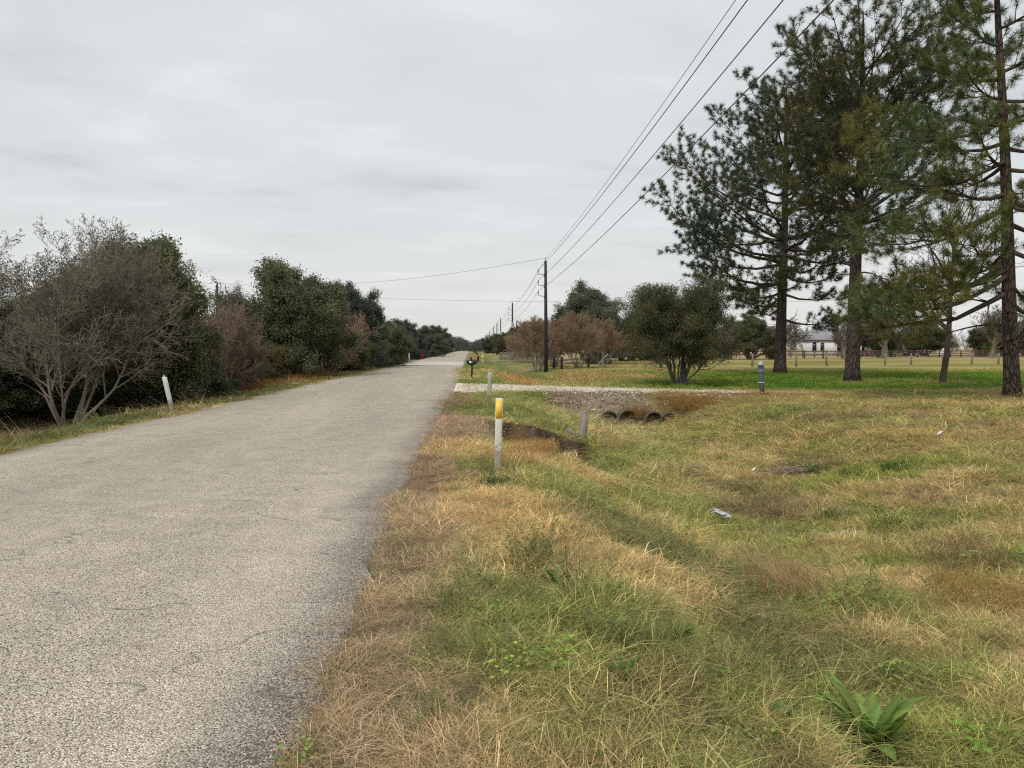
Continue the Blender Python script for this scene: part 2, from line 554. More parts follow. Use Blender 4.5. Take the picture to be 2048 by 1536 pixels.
def terrain(x, y):
    x, y = np.broadcast_arrays(np.asarray(x, float), np.asarray(y, float))
    # field level and far undulation
    far = -0.15 + 0.10 * (fbm(x * 0.05, y * 0.05, 11, 3) - 0.5)
    z = np.array(far)
    # right ditch
    c = ditch_c(y)
    dep = np.interp(y, [-5, 3, 11, 24, 27, 36, 60, 90, 110], [0.75, 0.78, 0.95, 1.08, 1.08, 0.70, 0.62, 0.45, 0.4])
    w_r = np.interp(y, [0, 12, 26, 36], [6.5, 5.5, 3.2, 3.5])
    xl0 = 0.75 + 0.25 * (fbm(y * 0.35, 0.3, 21, 2) - 0.5)
    tl = sstep(0, 1, (x - xl0) / (c - 0.5 - xl0))
    tr = 1 - sstep(0, 1, (x - (c + 0.45)) / w_r)
    prof = np.minimum(tl, tr)
    right = np.where(x < c, -0.10, far)
    zr = right * (1 - prof) + (-dep) * prof
    z = np.where(x > 0.2, zr, z)
    # verge between road and ditch
    v = sstep(-0.72, 0.9, x)
    z = np.where((x > -0.9) & (x <= 0.2), -0.025 - 0.075 * v, z)
    blend = sstep(0.0, 0.6, x)
    z = np.where((x > 0.0) & (x < 0.6), (-0.025 - 0.075 * v) * (1 - blend) + zr * blend, z)
    # left side: narrow verge then shallow ditch, then rough ground
    lv = sstep(0.9, 3.0, -(x - ROAD_L))
    lb = sstep(3.5, 7.5, -(x - ROAD_L))
    zl = -0.03 - 0.03 * sstep(0, 1, -(x - ROAD_L)) - 0.62 * lv + 0.42 * lb
    z = np.where(x < ROAD_L, zl, z)
    # road bed
    z = np.where((x >= ROAD_L) & (x <= -0.9), -0.05, z)
    edge = sstep(-1.0, -0.72, x)
    z = np.where((x > -1.05) & (x < -0.70), -0.05 * (1 - edge) - 0.025 * edge, z)
    # driveway crossing over the ditch
    yc = 31.6 - 0.10 * np.clip(x, 0, 30)
    hw = 3.3
    lowf = 26.15 + 0.35 * np.clip(2.5 - np.abs(x - 5.9), 0, 1) * 0
    dm = sstep(0, 1, (y - lowf - 0.15) / 1.7) * (1 - sstep(0, 1, (y - (yc + hw - 0.2)) / 1.8))
    dm = dm * sstep(-0.6, 0.6, x) * (1 - sstep(11, 15, x))
    z = z * (1 - dm) + np.maximum(z, -0.04 - 0.006 * np.clip(x, 0, 15)) * dm
    z = z - 0.30 * np.exp(-((x - 5.95) / 1.35) ** 4) * np.exp(-((y - 26.2) / 0.65) ** 2)
    # far driveway
    d2 = sstep(92, 94, y) * (1 - sstep(99, 101, y)) * sstep(-0.6, 0.6, x) * (1 - sstep(9, 14, x))
    z = z * (1 - d2) + -0.06 * d2
    # washed-out hole beside the marker post
    px = sstep(0.05, 0.75, x - 0.12 * (fbm(y * 2, 1, 31, 2) - 0.5)) * (1 - sstep(2.35, 3.1, x))
    wob = 0.35 * (fbm(x * 1.7, 5.0, 33, 3) - 0.5)
    py = sstep(13.2, 14.3, y + 0.95 * np.clip(x - 0.9, 0, 2)) * (1 - sstep(17.0 + wob, 17.28 + wob, y))
    z = z - 0.78 * px * py * (0.85 + 0.5 * (fbm(x * 2.1, y * 2.1, 35, 3) - 0.5))
    z = z + px * py * (0.20 * (fbm(x * 3.3, y * 3.3, 37, 4) - 0.5) + 0.14 * (fbm(x * 9, y * 9, 38, 3) - 0.5))
    # lip of the hole
    lip = np.exp(-((y - 12.7) / 0.55) ** 2) * np.exp(-((x - 1.25) / 0.75) ** 2)
    z = z + 0.05 * lip
    # fine bumps everywhere off the road
    off = np.where((x > -1.0) & (x < -0.3), (x + 1.0) / 0.7, 1.0)
    off = np.where((x < -1.0) & (x > ROAD_L - 0.6), 0.0, off)
    z = z + off * (0.07 * (fbm(x * 0.8, y * 0.8, 41, 3) - 0.5) + 0.05 * (fbm(x * 3.5, y * 3.5, 44, 3) - 0.5)) * (1 - 0.75 * dm * sstep(28.4, 29, y))
    return z


def tz(x, y):
    return float(terrain(np.array([x]), np.array([y]))[0])


def blob(x, y, cx, cy, rx, ry, seed=0, soft=0.6):
    d = np.hypot((x - cx) / rx, (y - cy) / ry) + 0.55 * (fbm(x * 1.6 / max(rx, .3), y * 1.6 / max(ry, .3), 60 + seed, 3) - 0.5)
    return 1 - sstep(1 - soft * 0.5, 1 + soft * 0.5, d)


TAN = np.array((0.405, 0.325, 0.158))
ORANGE = np.array((0.43, 0.325, 0.155))
OLIVE = np.array((0.275, 0.275, 0.092))
GREEN = np.array((0.185, 0.210, 0.066))
LUSH = np.array((0.085, 0.165, 0.018))
GREYD = np.array((0.31, 0.245, 0.155))
BROWN = np.array((0.21, 0.145, 0.088))
SOIL = np.array((0.155, 0.105, 0.068))
YELL = np.array((0.42, 0.335, 0.125))
REED = np.array((0.40, 0.245, 0.110))


def lerp(a, b, f):
    return a * (1 - f[..., None]) + b * f[..., None]


def zone_colour(x, y):
    """what grows (or lies bare) at a place: base colour of the cover"""
    x, y = np.broadcast_arrays(np.asarray(x, float), np.asarray(y, float))
    n1 = fbm(x * 0.45, y * 0.45, 71, 4)
    n2 = fbm(x * 1.7, y * 1.7, 75, 4)
    n3 = fbm(x * 5.0, y * 5.0, 79, 3)
    c = np.zeros(x.shape + (3,)) + TAN
    c = lerp(c, OLIVE, sstep(0.38, 0.56, n1 * 0.55 + n2 * 0.45))
    c = lerp(c, GREEN, 0.75 * sstep(0.57, 0.68, n2 * 0.7 + n3 * 0.3))
    c = lerp(c, BROWN, 0.6 * sstep(0.60, 0.72, fbm(x * 0.9 + 40, y * 0.9, 83, 4)))
    # mown field across the ditch: browner olive
    f = sstep(0, 4, x - ditch_c(y) - 0.8) * sstep(11, 15, y)
    mown = lerp(np.zeros_like(c) + np.array((0.345, 0.275, 0.118)), OLIVE * np.array((1.05, .97, 1.05)), sstep(0.38, 0.60, fbm(x * 0.5, y * 0.9, 87, 4)))
    mown = lerp(mown, BROWN, 0.55 * sstep(0.52, 0.68, fbm(x * 0.35, y * 0.8, 89, 4)))
    c = lerp(c, mown, f)
    # lush lawn below the pines
    far_edge = 51 + 6 * (fbm(x * 0.12, y * 0.02, 91, 2) - 0.5)
    l = sstep(29.6, 32.5, y - 1.2 * (n2 - 0.5) + np.clip(x - 12, 0, 30) * 0.03) * (1 - sstep(far_edge, far_edge + 9, y)) * sstep(5.5, 10, x)
    lawn = lerp(np.zeros_like(c) + LUSH, np.array((0.16, 0.20, 0.035)), sstep(0.4, 0.65, n1))
    lawn = lerp(lawn, np.array((0.30, 0.26, 0.10)), 0.5 * sstep(0.55, 0.7, fbm(x * 0.25, y * 0.3, 95, 3)))
    c = lerp(c, lawn, l)
    # greener grass near the right hand pine
    c = lerp(c, GREEN * 0.9, 0.8 * blob(x, y, 17.5, 26.0, 3.5, 1.8, 3))
    for px, py in ((21.3, 51.2), (19.7, 38.2), (19.0, 25.6), (23.3, 36.3)):
        c = lerp(c, np.array((0.24, 0.165, 0.09)), 0.7 * blob(x, y, px, py, 1.5, 1.3, 17, 1.1))
    # bare brown track across the lawn's near edge
    tr = np.exp(-((y - (29.2 - 0.03 * (x - 9) + 0.2 * (n1 - .5))) / 0.55) ** 2) * sstep(8, 12, x)
    c = lerp(c, np.array((0.25, 0.155, 0.085)), 0.75 * tr)
    # open pasture beyond
    p = sstep(far_edge, far_edge + 10, y) * sstep(4, 12, x)
    past = lerp(np.zeros_like(c) + YELL, np.array((0.25, 0.25, 0.07)), sstep(0.42, 0.62, fbm(x * 0.06, y * 0.16, 97, 4)))
    past = lerp(past, np.array((0.45, 0.33, 0.20)), sstep(105, 140, y) * 0.7)
    c = lerp(c, past, p)
    # verge past the driveway, reeds in the ditch
    g = sstep(33, 36, y) * (1 - sstep(3.0, 5.5, x)) * sstep(-0.8, -0.3, x)
    c = lerp(c, lerp(np.zeros_like(c) + np.array((0.17, 0.215, 0.055)), TAN, sstep(0.5, 0.68, n1)), g)
    rd = blob(x, y, 3.0, 50, 1.5, 15, 7, 0.5)
    c = lerp(c, REED, rd)
    c = lerp(c, np.array((0.36, 0.255, 0.115)), 0.8 * blob(x, y, 8.6, 49, 3.2, 7.5, 8))
    c = lerp(c, GREEN, 0.7 * blob(x, y, 5.4, 60, 2.0, 8, 9))
    # near verge: trodden dry edge, orange swathes on the bank, green cushions
    ed = (1 - sstep(-0.35, 0.25, x + 0.25 * (n2 - 0.5))) * sstep(-1.2, -0.9, x) * (1 - sstep(26, 30, y))
    c = lerp(c, lerp(np.zeros_like(c) + GREYD, np.array((0.235, 0.165, 0.11)), sstep(0.48, 0.64, n1)), 0.85 * ed)
    for (cx, cy, rx, ry, k, col) in (
            (0.15, 8.0, 0.55, 1.6, 0.95, ORANGE), (1.0, 6.9, 0.8, 1.2, 0.9, ORANGE), (1.9, 6.3, 0.7, 0.75, 0.9, ORANGE), (0.3, 12.2, 1.2, 1.1, 0.85, ORANGE),
            (1.35, 11.8, 0.7, 0.6, 0.9, ORANGE), (2.2, 9.0, 0.7, 1.0, 0.7, ORANGE),
            (0.55, 4.9, 0.75, 0.7, 0.6, GREEN), (1.2, 4.2, 0.7, 0.5, 0.5, GREEN), (0.1, 4.2, 0.5, 0.5, 0.35, GREEN), (1.9, 5.0, 0.6, 0.6, 0.4, GREEN),
            (0.9, 3.2, 0.7, 0.4, 0.5, GREEN), (2.1, 3.9, 0.5, 0.6, 0.7, GREEN), (0.2, 10.8, 0.5, 0.6, 0.6, GREEN), (0.1, 20.2, 0.7, 1.8, 0.9, GREEN),
            (1.6, 20.5, 1.1, 2.4, 0.75, GREEN), (2.9, 16.0, 0.35, 1.3, 0.8, GREEN), (1.3, 25.5, 1.6, 1.6, 0.6, GREEN), (2.4, 7.6, 0.5, 0.9, 0.6, np.array((0.13, 0.14, 0.06))),
            (1.6, 8.2, 0.6, 1.3, 0.6, np.array((0.13, 0.14, 0.06))), (2.6, 5.8, 0.8, 0.9, 0.6, np.array((0.15, 0.14, 0.065))),
            (7.0, 12.8, 1.6, 0.8, 0.7, np.array((0.21, 0.25, 0.05))), (9.2, 21.0, 1.4, 1.0, 0.8, GREEN), (15.5, 18.6, 1.6, 0.7, 0.9, np.array((0.14, 0.23, 0.04))),
            (4.6, 11.6, 0.9, 0.9, 0.7, SOIL), (5.0, 13.4, 0.7, 1.2, 0.4, SOIL), (6.5, 14.8, 0.7, 0.4, 0.5, SOIL)):
        c = lerp(c, col, k * blob(x, y, cx, cy, rx, ry, int(cx * 13 + cy * 7) % 50))
    # gravelly apron to the hole and its raw banks
    c = lerp(c, np.array((0.30, 0.225, 0.155)), 0.85 * blob(x, y, -0.1, 16.2, 0.8, 1.9, 21))
    pit = sstep(0.2, 0.7, x) * (1 - sstep(2.5, 2.9, x)) * sstep(13.4, 14.2, y + 0.95 * np.clip(x - 0.9, 0, 2)) * (1 - sstep(17.25, 17.5, y))
    c = lerp(c, lerp(lerp(np.zeros_like(c) + np.array((0.125, 0.082, 0.052)), np.array((0.33, 0.195, 0.085)), sstep(0.45, 0.58, n2)), np.array((0.26, 0.20, 0.15)), .7 * sstep(.56, .68, n3)), pit)
    # driveway bank of stones
    bk = sstep(25.9, 26.6, y) * (1 - sstep(28.0, 28.6, y)) * sstep(2.6, 3.4, x) * (1 - sstep(6.0, 7.2, x))
    c = lerp(c, np.array((0.33, 0.25, 0.18)), 0.85 * bk)
    bk2 = sstep(25.6, 26.3, y) * (1 - sstep(28.3, 29.3, y)) * sstep(6.0, 7.0, x) * (1 - sstep(12.0, 14.0, x))
    c = lerp(c, np.array((0.30, 0.20, 0.09)), 0.85 * bk2)
    # left verge and woodland floor
    lf = sstep(0.0, 0.3, ROAD_L - x)
    left = lerp(np.zeros_like(c) + np.array((0.115, 0.125, 0.045)), np.array((0.22, 0.175, 0.085)), sstep(0.42, 0.6, fbm(x * 0.8, y * 0.4, 99, 3)))
    left = lerp(left, np.array((0.12, 0.09, 0.055)), sstep(2.0, 4.0, ROAD_L - x))
    left = lerp(left, np.array((0.42, 0.28, 0.13)), blob(x, y, -10.2, 41.5, 1.9, 5.5, 13))
    left = lerp(left, np.array((0.34, 0.26, 0.14)), sstep(14, 18, ROAD_L - x))
    c = lerp(c, left, lf)
    return np.clip(c * (0.85 + 0.30 * n3[..., None]), 0.01, 0.9)


def axis(*parts):
    out = []
    for a, b, s in parts:
        out.append(np.arange(a, b - 1e-6, s))
    return np.concatenate(out + [[parts[-1][1]]])


def ground_mat():
    m, nt, b = new_mat('ground_cover')
    a = attr(nt, 'tint')
    p = geo_pos(nt)
    n = noise_n(nt, 9.0, 8, 0.75, p)
    n2 = noise_n(nt, 60.0, 5, 0.7, p)
    v = ramp_n(nt, n.outputs['Fac'], [(0.3, 0.62), (0.7, 1.3)])
    v2 = ramp_n(nt, n2.outputs['Fac'], [(0.3, 0.6), (0.7, 1.35)])
    c = mixc(nt, 1.0, a.outputs['Color'], v, 'MULTIPLY')
    c = mixc(nt, 1.0, c, v2, 'MULTIPLY')
    nt.links.new(c, b.inputs['Base Color'])
    b.inputs['Roughness'].default_value = 0.95
    b.inputs['Specular IOR Level'].default_value = 0.05
    h = mixc(nt, 0.5, n.outputs['Color'], n2.outputs['Color'])
    bump_n(nt, b, h, 0.8, 0.04)
    return m


def build_ground():
    xs = axis((-3500, -300, 400), (-300, -60, 24), (-60, -18, 3), (-18, -6.6, 0.3), (-6.6, -1.2, 0.9), (-1.2, 9, 0.085), (9, 30, 0.35), (30, 150, 4), (150, 600, 50), (600, 3500, 400))
    ys = axis((-60, 0, 6), (0, 1.5, 0.5), (1.5, 18, 0.085), (18, 29.2, 0.11), (29.2, 62, 0.45), (62, 260, 4), (260, 800, 45), (800, 4000, 400))
    X, Y = np.meshgrid(xs, ys)
    x, y = X.ravel(), Y.ravel()
    z = terrain(x, y)
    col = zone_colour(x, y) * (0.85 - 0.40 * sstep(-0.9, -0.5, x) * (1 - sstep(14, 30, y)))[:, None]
    nx = len(xs)
    i = (np.arange(len(ys) - 1)[:, None] * nx + np.arange(nx - 1)[None, :]).ravel()
    Q = np.stack([i, i + 1, i + nx + 1, i + nx], -1)
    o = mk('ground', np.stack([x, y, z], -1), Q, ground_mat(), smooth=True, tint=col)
    tag(o, kind='structure')


def road_mat():
    m, nt, b = new_mat('chip_seal')
    p = geo_pos(nt)
    a = attr(nt, 'tint')                       # r = closeness to the ragged edge, g = wheel track wear
    sep = nt.nodes.new('ShaderNodeSeparateColor')
    nt.links.new(a.outputs['Color'], sep.inputs[0])
    v = nt.nodes.new('ShaderNodeTexVoronoi')
    v.inputs['Scale'].default_value = 135.0
    v.inputs['Randomness'].default_value = 1.0
    nt.links.new(scaled(nt, p, (1, 1, 0.2)), v.inputs['Vector'])
    sc = nt.nodes.new('ShaderNodeSeparateColor')
    nt.links.new(v.outputs['Color'], sc.inputs[0])
    stone = ramp_n(nt, sc.outputs[0], [(0.0, (0.35, 0.288, 0.222)), (0.35, (0.545, 0.462, 0.363)), (0.78, (0.68, 0.588, 0.475)), (1.0, (0.93, 0.86, 0.75))])
    gap = ramp_n(nt, v.outputs['Distance'], [(0.42, 0.0), (0.80, 1.0)])
    base = mixc(nt, gap, stone, (0.075, 0.064, 0.055))
    big = noise_n(nt, 0.35, 4, 0.6, scaled(nt, p, (1.6, 0.25, 1)))
    base = mixc(nt, 1.0, base, ramp_n(nt, big.outputs['Fac'], [(0.3, 0.84), (0.7, 1.14)]), 'MULTIPLY')
    med = noise_n(nt, 2.4, 5, 0.65, p)
    base = mixc(nt, 1.0, base, ramp_n(nt, med.outputs['Fac'], [(0.3, 0.88), (0.7, 1.12)]), 'MULTIPLY')
    # bitumen showing along the edges: stones further apart there
    bn = noise_n(nt, 24, 4, 0.7, p)
    em = nt.nodes.new('ShaderNodeMath')
    em.operation = 'MULTIPLY'
    nt.links.new(sep.outputs[0], em.inputs[0])
    nt.links.new(ramp_n(nt, sc.outputs[1], [(0.30, 1.0), (0.75, 0.25)]), em.inputs[1])
    base = mixc(nt, em.outputs[0], base, (0.060, 0.050, 0.046))
    # oil drips and patched spots
    st = noise_n(nt, 0.9, 3, 0.5, scaled(nt, p, (1.0, 0.45, 1)))
    base = mixc(nt, ramp_n(nt, st.outputs['Fac'], [(0.78, 0.0), (0.81, 0.35)]), base, (0.10, 0.095, 0.095))
    # cracks: thin lines where a warped noise crosses its mid value
    ck = noise_n(nt, 0.30, 5, 0.62, scaled(nt, p, (0.55, 1.5, 1)), 0.4)
    ab = nt.nodes.new('ShaderNodeMath')
    ab.operation = 'SUBTRACT'
    nt.links.new(ck.outputs['Fac'], ab.inputs[0])
    ab.inputs[1].default_value = 0.53
    ab2 = nt.nodes.new('ShaderNodeMath')
    ab2.operation = 'ABSOLUTE'
    nt.links.new(ab.outputs[0], ab2.inputs[0])
    brk = noise_n(nt, 1.6, 3, 0.6, p)
    line = ramp_n(nt, ab2.outputs[0], [(0.001, 0.6), (0.0032, 0.0)])
    lm = nt.nodes.new('ShaderNodeMath')
    lm.operation = 'MULTIPLY'
    nt.links.new(line, lm.inputs[0])
    nt.links.new(ramp_n(nt, brk.outputs['Fac'], [(0.45, 0.0), (0.55, 1.0)]), lm.inputs[1])
    base = mixc(nt, lm.outputs[0], base, (0.055, 0.047, 0.042))
    nt.links.new(base, b.inputs['Base Color'])
    b.inputs['Roughness'].default_value = 0.85
    b.inputs['Specular IOR Level'].default_value = 0.2
    inv = ramp_n(nt, v.outputs['Distance'], [(0.0, 1.0), (0.7, 0.0)])
    bump_n(nt, b, inv, 0.6, 0.004)
    return m


def crown(u):
    return 0.05 * (1 - (2 * u - 1) ** 2)


def build_road():
    ys = axis((-25, 0, 2.5), (0, 36, 0.06), (36, 75, 0.5), (75, 260, 4), (260, 700, 20))
    us = np.array([0, 0, .004, .02, .05, .1, .18, .28, .38, .5, .62, .72, .82, .88, .92, .95, .97, .985, .996, 1, 1])
    xr = road_edge_r(ys)
    xl = ROAD_L + 0.2 * (fbm(ys * 0.7, 2.2, 8, 3) - 0.5)
    rise = -0.00001 * np.clip(ys - 250, 0, 1e9) ** 2 * 0
    X = xl[:, None] + (xr - xl)[:, None] * us[None, :]
    Y = np.repeat(ys[:, None], len(us), 1)
    Z = np.repeat(crown(us)[None, :], len(ys), 0) + 0.0 + rise[:, None]
    Z += 0.006 * (fbm(X * 3, Y * 3, 9, 3) - 0.5)
    X[:, 0] -= 0.03
    X[:, -1] += 0.04
    Z[:, 0] = Z[:, -1] = -0.11
    dist = np.minimum(X - xl[:, None], (xr[:, None] - X) * 1.0)
    rd = xr[:, None] - X
    n = fbm(X * 1.5, Y * 0.9, 12, 3)
    e = (1 - sstep(0.0, 0.55, rd + 0.5 * (n - 0.5))) * 0.9
    e = np.maximum(e, (1 - sstep(0.0, 0.35, X - xl[:, None] + 0.3 * (n - .5))) * 0.7)
    e = e * np.interp(Y, [0, 6, 14, 40], [1.0, 0.85, 0.6, 0.25])
    nx = len(us)
    i = (np.arange(len(ys) - 1)[:, None] * nx + np.arange(nx - 1)[None, :]).ravel()
    Q = np.stack([i, i + 1, i + nx + 1, i + nx], -1)
    tint = np.stack([e, n, n * 0], -1).reshape(-1, 3)
    o = mk('road', np.stack([X, Y, Z], -1).reshape(-1, 3), Q, road_mat(), smooth=True, tint=tint)
    tag(o, kind='structure')
    # pale concrete crossing slab
    ys2 = np.arange(70.5, 90.6, 1.0)
    V = []
    u2 = np.linspace(0.01, 0.985, 12)
    for k, yy in enumerate(ys2):
        a, bq = ROAD_L, float(road_edge_r(np.array([yy]))[0])
        for u in u2:
            V.append((a + (bq - a) * u, yy, crown(u) + 0.012))
    i = (np.arange(len(ys2) - 1)[:, None] * 12 + np.arange(11)[None, :]).ravel()
    Q = np.stack([i, i + 1, i + 13, i + 12], -1)
    o = mk('road_slab', V, Q, mottled('slab_concrete', (0.50, 0.47, 0.41), (0.60, 0.565, 0.50), 1.2, 0.9, 0.2), smooth=True)
    tag(o, kind='structure')


def gravel_mat():
    m, nt, b = new_mat('limestone_gravel')
    p = geo_pos(nt)
    v = nt.nodes.new('ShaderNodeTexVoronoi')
    v.inputs['Scale'].default_value = 16.0
    nt.links.new(p, v.inputs['Vector'])
    sc = nt.nodes.new('ShaderNodeSeparateColor')
    nt.links.new(v.outputs['Color'], sc.inputs[0])
    col = ramp_n(nt, sc.outputs[0], [(0.0, (0.50, 0.425, 0.325)), (0.5, (0.72, 0.64, 0.52)), (1.0, (0.88, 0.81, 0.69))])
    n = noise_n(nt, 1.3, 5, 0.65, p)
    col = mixc(nt, ramp_n(nt, n.outputs['Fac'], [(0.55, 0.0), (0.75, 0.6)]), col, (0.34, 0.265, 0.17))
    nt.links.new(col, b.inputs['Base Color'])
    b.inputs['Roughness'].default_value = 0.95
    bump_n(nt, b, v.outputs['Distance'], 0.6, 0.03)
    return m


def drive_edges(x):
    """near and far edge of the gravel drive at a given x"""
    near = np.interp(x, [-0.8, 0.2, 1.5, 4.0, 7, 10, 13.5], [28.0, 28.4, 28.8, 28.6, 28.5, 28.6, 28.7])
    far = np.interp(x, [-0.8, 0.2, 1.5, 4.0, 7, 10, 13.5], [35.6, 35.0, 34.4, 33.2, 31.5, 30.2, 29.3])
    return near, far


def build_driveway():
    xs = np.arange(-0.62, 13.5, 0.12)
    n, f = drive_edges(xs)
    n = n + 1.3 * (fbm(xs * 0.9, 4, 14, 4) - 0.5)
    f = f + 1.4 * (fbm(xs * 0.7, 9, 15, 4) - 0.5)
    t = np.linspace(0, 1, 14)
    X = np.repeat(xs[:, None], 14, 1)
    Y = n[:, None] + (f - n)[:, None] * t[None, :]
    Z = terrain(X, Y) + 0.028
    Z[:, 0] -= 0.05
    Z[:, -1] -= 0.05
    Z[:3] = np.maximum(Z[:3], 0.004)
    i = (np.arange(len(xs) - 1)[:, None] * 14 + np.arange(13)[None, :]).ravel()
    Q = np.stack([i, i + 14, i + 15, i + 1], -1)
    o = mk('driveway', np.stack([X, Y, Z], -1).reshape(-1, 3), Q, gravel_mat(), smooth=True)
    tag(o, kind='structure')
    # paler drive across the far verge
    V, k = [], 0
    for x in np.arange(-0.55, 14, 0.6):
        for y in (94.3, 98.8):
            V.append((x, y, tz(x, y) + 0.05))
    Q = [(2 * i, 2 * i + 2, 2 * i + 3, 2 * i + 1) for i in range(len(V) // 2 - 1)]
    o = mk('driveway', V, np.array(Q), M['old_concrete'], smooth=True)
    tag(o, kind='structure')
    V = []
    for x in np.arange(-17, -7.0, 0.6):
        for y in (100.5, 108.5):
            V.append((x, y, 0.0))
    Q = [(2 * i, 2 * i + 2, 2 * i + 3, 2 * i + 1) for i in range(len(V) // 2 - 1)]
    o = mk('driveway', V, np.array(Q), M['old_concrete'], smooth=True)
    tag(o, kind='structure')


build_ground()
build_road()
build_driveway()

# ------------------------------------------------------------------ vegetation builders


def rdir(rng):
    a = rng.uniform(0, 2 * math.pi)
    z = rng.uniform(-1, 1)
    s = math.sqrt(1 - z * z)
    return (s * math.cos(a), s * math.sin(a), z)


def vadd(a, b, k=1.0):
    return (a[0] + b[0] * k, a[1] + b[1] * k, a[2] + b[2] * k)


def vnorm(a):
    l = math.sqrt(a[0] * a[0] + a[1] * a[1] + a[2] * a[2]) or 1.0
    return (a[0] / l, a[1] / l, a[2] / l)


def vcross(a, b):
    return (a[1] * b[2] - a[2] * b[1], a[2] * b[0] - a[0] * b[2], a[0] * b[1] - a[1] * b[0])


def turn(rng, d, ang, az=None):
    ref = (0, 0, 1) if abs(d[2]) < 0.9 else (1, 0, 0)
    u = vnorm(vcross(d, ref))
    w = vcross(d, u)
    a = rng.uniform(0, 2 * math.pi) if az is None else az
    s, c = math.sin(ang), math.cos(ang)
    return vnorm(tuple(d[i] * c + (u[i] * math.cos(a) + w[i] * math.sin(a)) * s for i in range(3)))


def grow(rng, p, d, L, r, P, lvl=0, out=None):
    """recursive branching; out gets (level, points, radii)"""
    n = P['n'][lvl]
    step = L / n
    pts, rad = [p], [r]
    kids = []
    for i in range(n):
        w = P['wob'][lvl]
        d = vnorm((d[0] + rng.gauss(0, w), d[1] + rng.gauss(0, w), d[2] + rng.gauss(0, w) + P['up'][lvl]))
        p = vadd(p, d, step)
        f = (i + 1) / n
        rr = r * (1 - f) + r * P['tip'] * f
        pts.append(p)
        rad.append(rr)
        if lvl < P['max'] and f >= P['first'][lvl]:
            k = P['kids'][lvl]
            k = int(k) + (rng.random() < k - int(k))
            for _ in range(k):
                kids.append((p, d, f, rr))
    out.append((lvl, pts, rad))
    for (q, dd, f, rr) in kids:
        a = R(P['ang'][lvl]) * rng.uniform(0.6, 1.3)
        cd = turn(rng, dd, a)
        cl = L * rng.uniform(*P['lr'][lvl]) * (1.15 - 0.55 * f)
        grow(rng, q, cd, cl, max(rr * P['rr'], P['rmin']), P, lvl + 1, out)
    return out


def wood_mesh(br, name, mat, parent, sides=(8, 5, 3, 3, 3), rmin=0.0):
    mb = MB()
    for lvl, pts, rad in br:
        mb.tube(pts, np.maximum(rad, rmin), sides[min(lvl, 4)], cap=False)
    return mb.build(name, mat, parent, smooth=True)


def leaf_cloud(rs, centres, n, spread, size, name, mat, parent, flat=0.8, var=0.28, asp=0.5, hue=0.12, keep=None):
    """n leaves round every centre; each leaf a folded diamond"""
    c = np.asarray(centres, float)
    m = len(c) * n
    cl = rs.lognormal(0, var, len(c))
    hu = rs.normal(0, hue, len(c))
    pos = np.repeat(c, n, 0) + rs.normal(0, 1, (m, 3)) * np.array([spread, spread, spread * flat])
    return leaves_at(rs, pos, np.repeat(cl, n), np.repeat(hu, n), size, name, mat, parent, asp)


def leaves_at(rs, pos, bright, hue, size, name, mat, parent, asp=0.5):
    m = len(pos)
    d = rs.normal(0, 1, (m, 3)) + np.array([0, 0, 0.15])
    d /= np.linalg.norm(d, axis=1)[:, None]
    e = np.cross(d, rs.normal(0, 1, (m, 3)))
    e /= np.linalg.norm(e, axis=1)[:, None] + 1e-9
    s = size * rs.uniform(0.6, 1.35, m)[:, None]
    V = np.empty((m, 4, 3))
    V[:, 0] = pos - d * s * 0.5
    V[:, 1] = pos + e * s * asp * 0.5
    V[:, 2] = pos + d * s * 0.5
    V[:, 3] = pos - e * s * asp * 0.5
    b = bright * rs.uniform(0.75, 1.25, m)
    t = np.stack([b * (1 + hue), b, b * (1 - 0.5 * hue)], -1)
    return mk(name, V.reshape(-1, 3), np.arange(m * 4).reshape(-1, 4), mat, parent, tint=np.repeat(np.clip(t, 0.2, 3), 4, 0))


def branch_points(br, lvls, every, rng, jit=0.0):
    out = []
    for lvl, pts, rad in br:
        if lvl in lvls:
            for a, b in zip(pts[:-1], pts[1:]):
                l = math.dist(a, b)
                for k in range(max(1, int(l / every + rng.random()))):
                    t = rng.random()
                    out.append(tuple(a[i] + (b[i] - a[i]) * t + rng.gauss(0, jit) for i in range(3)))
    return out


def copy_tree(src, loc, rz=0.0, scale=(1, 1, 1), label=None, group=None, mats=None, name=None):
    r = src.copy()
    if name:
        r.name = name
    C.objects.link(r)
    r.location = loc
    r.rotation_euler = (0, 0, rz)
    r.scale = scale
    if label:
        r['label'] = label
    if group:
        r['group'] = group
    for ch in list(src.children):
        c = ch.copy()
        C.objects.link(c)
        c.parent = r
        if mats and ch.name.split('.')[0] in mats:
            c.material_slots[0].link = 'OBJECT'
            c.material_slots[0].material = mats[ch.name.split('.')[0]]
        for g in list(ch.children):
            d = g.copy()
            C.objects.link(d)
            d.parent = c
    return r


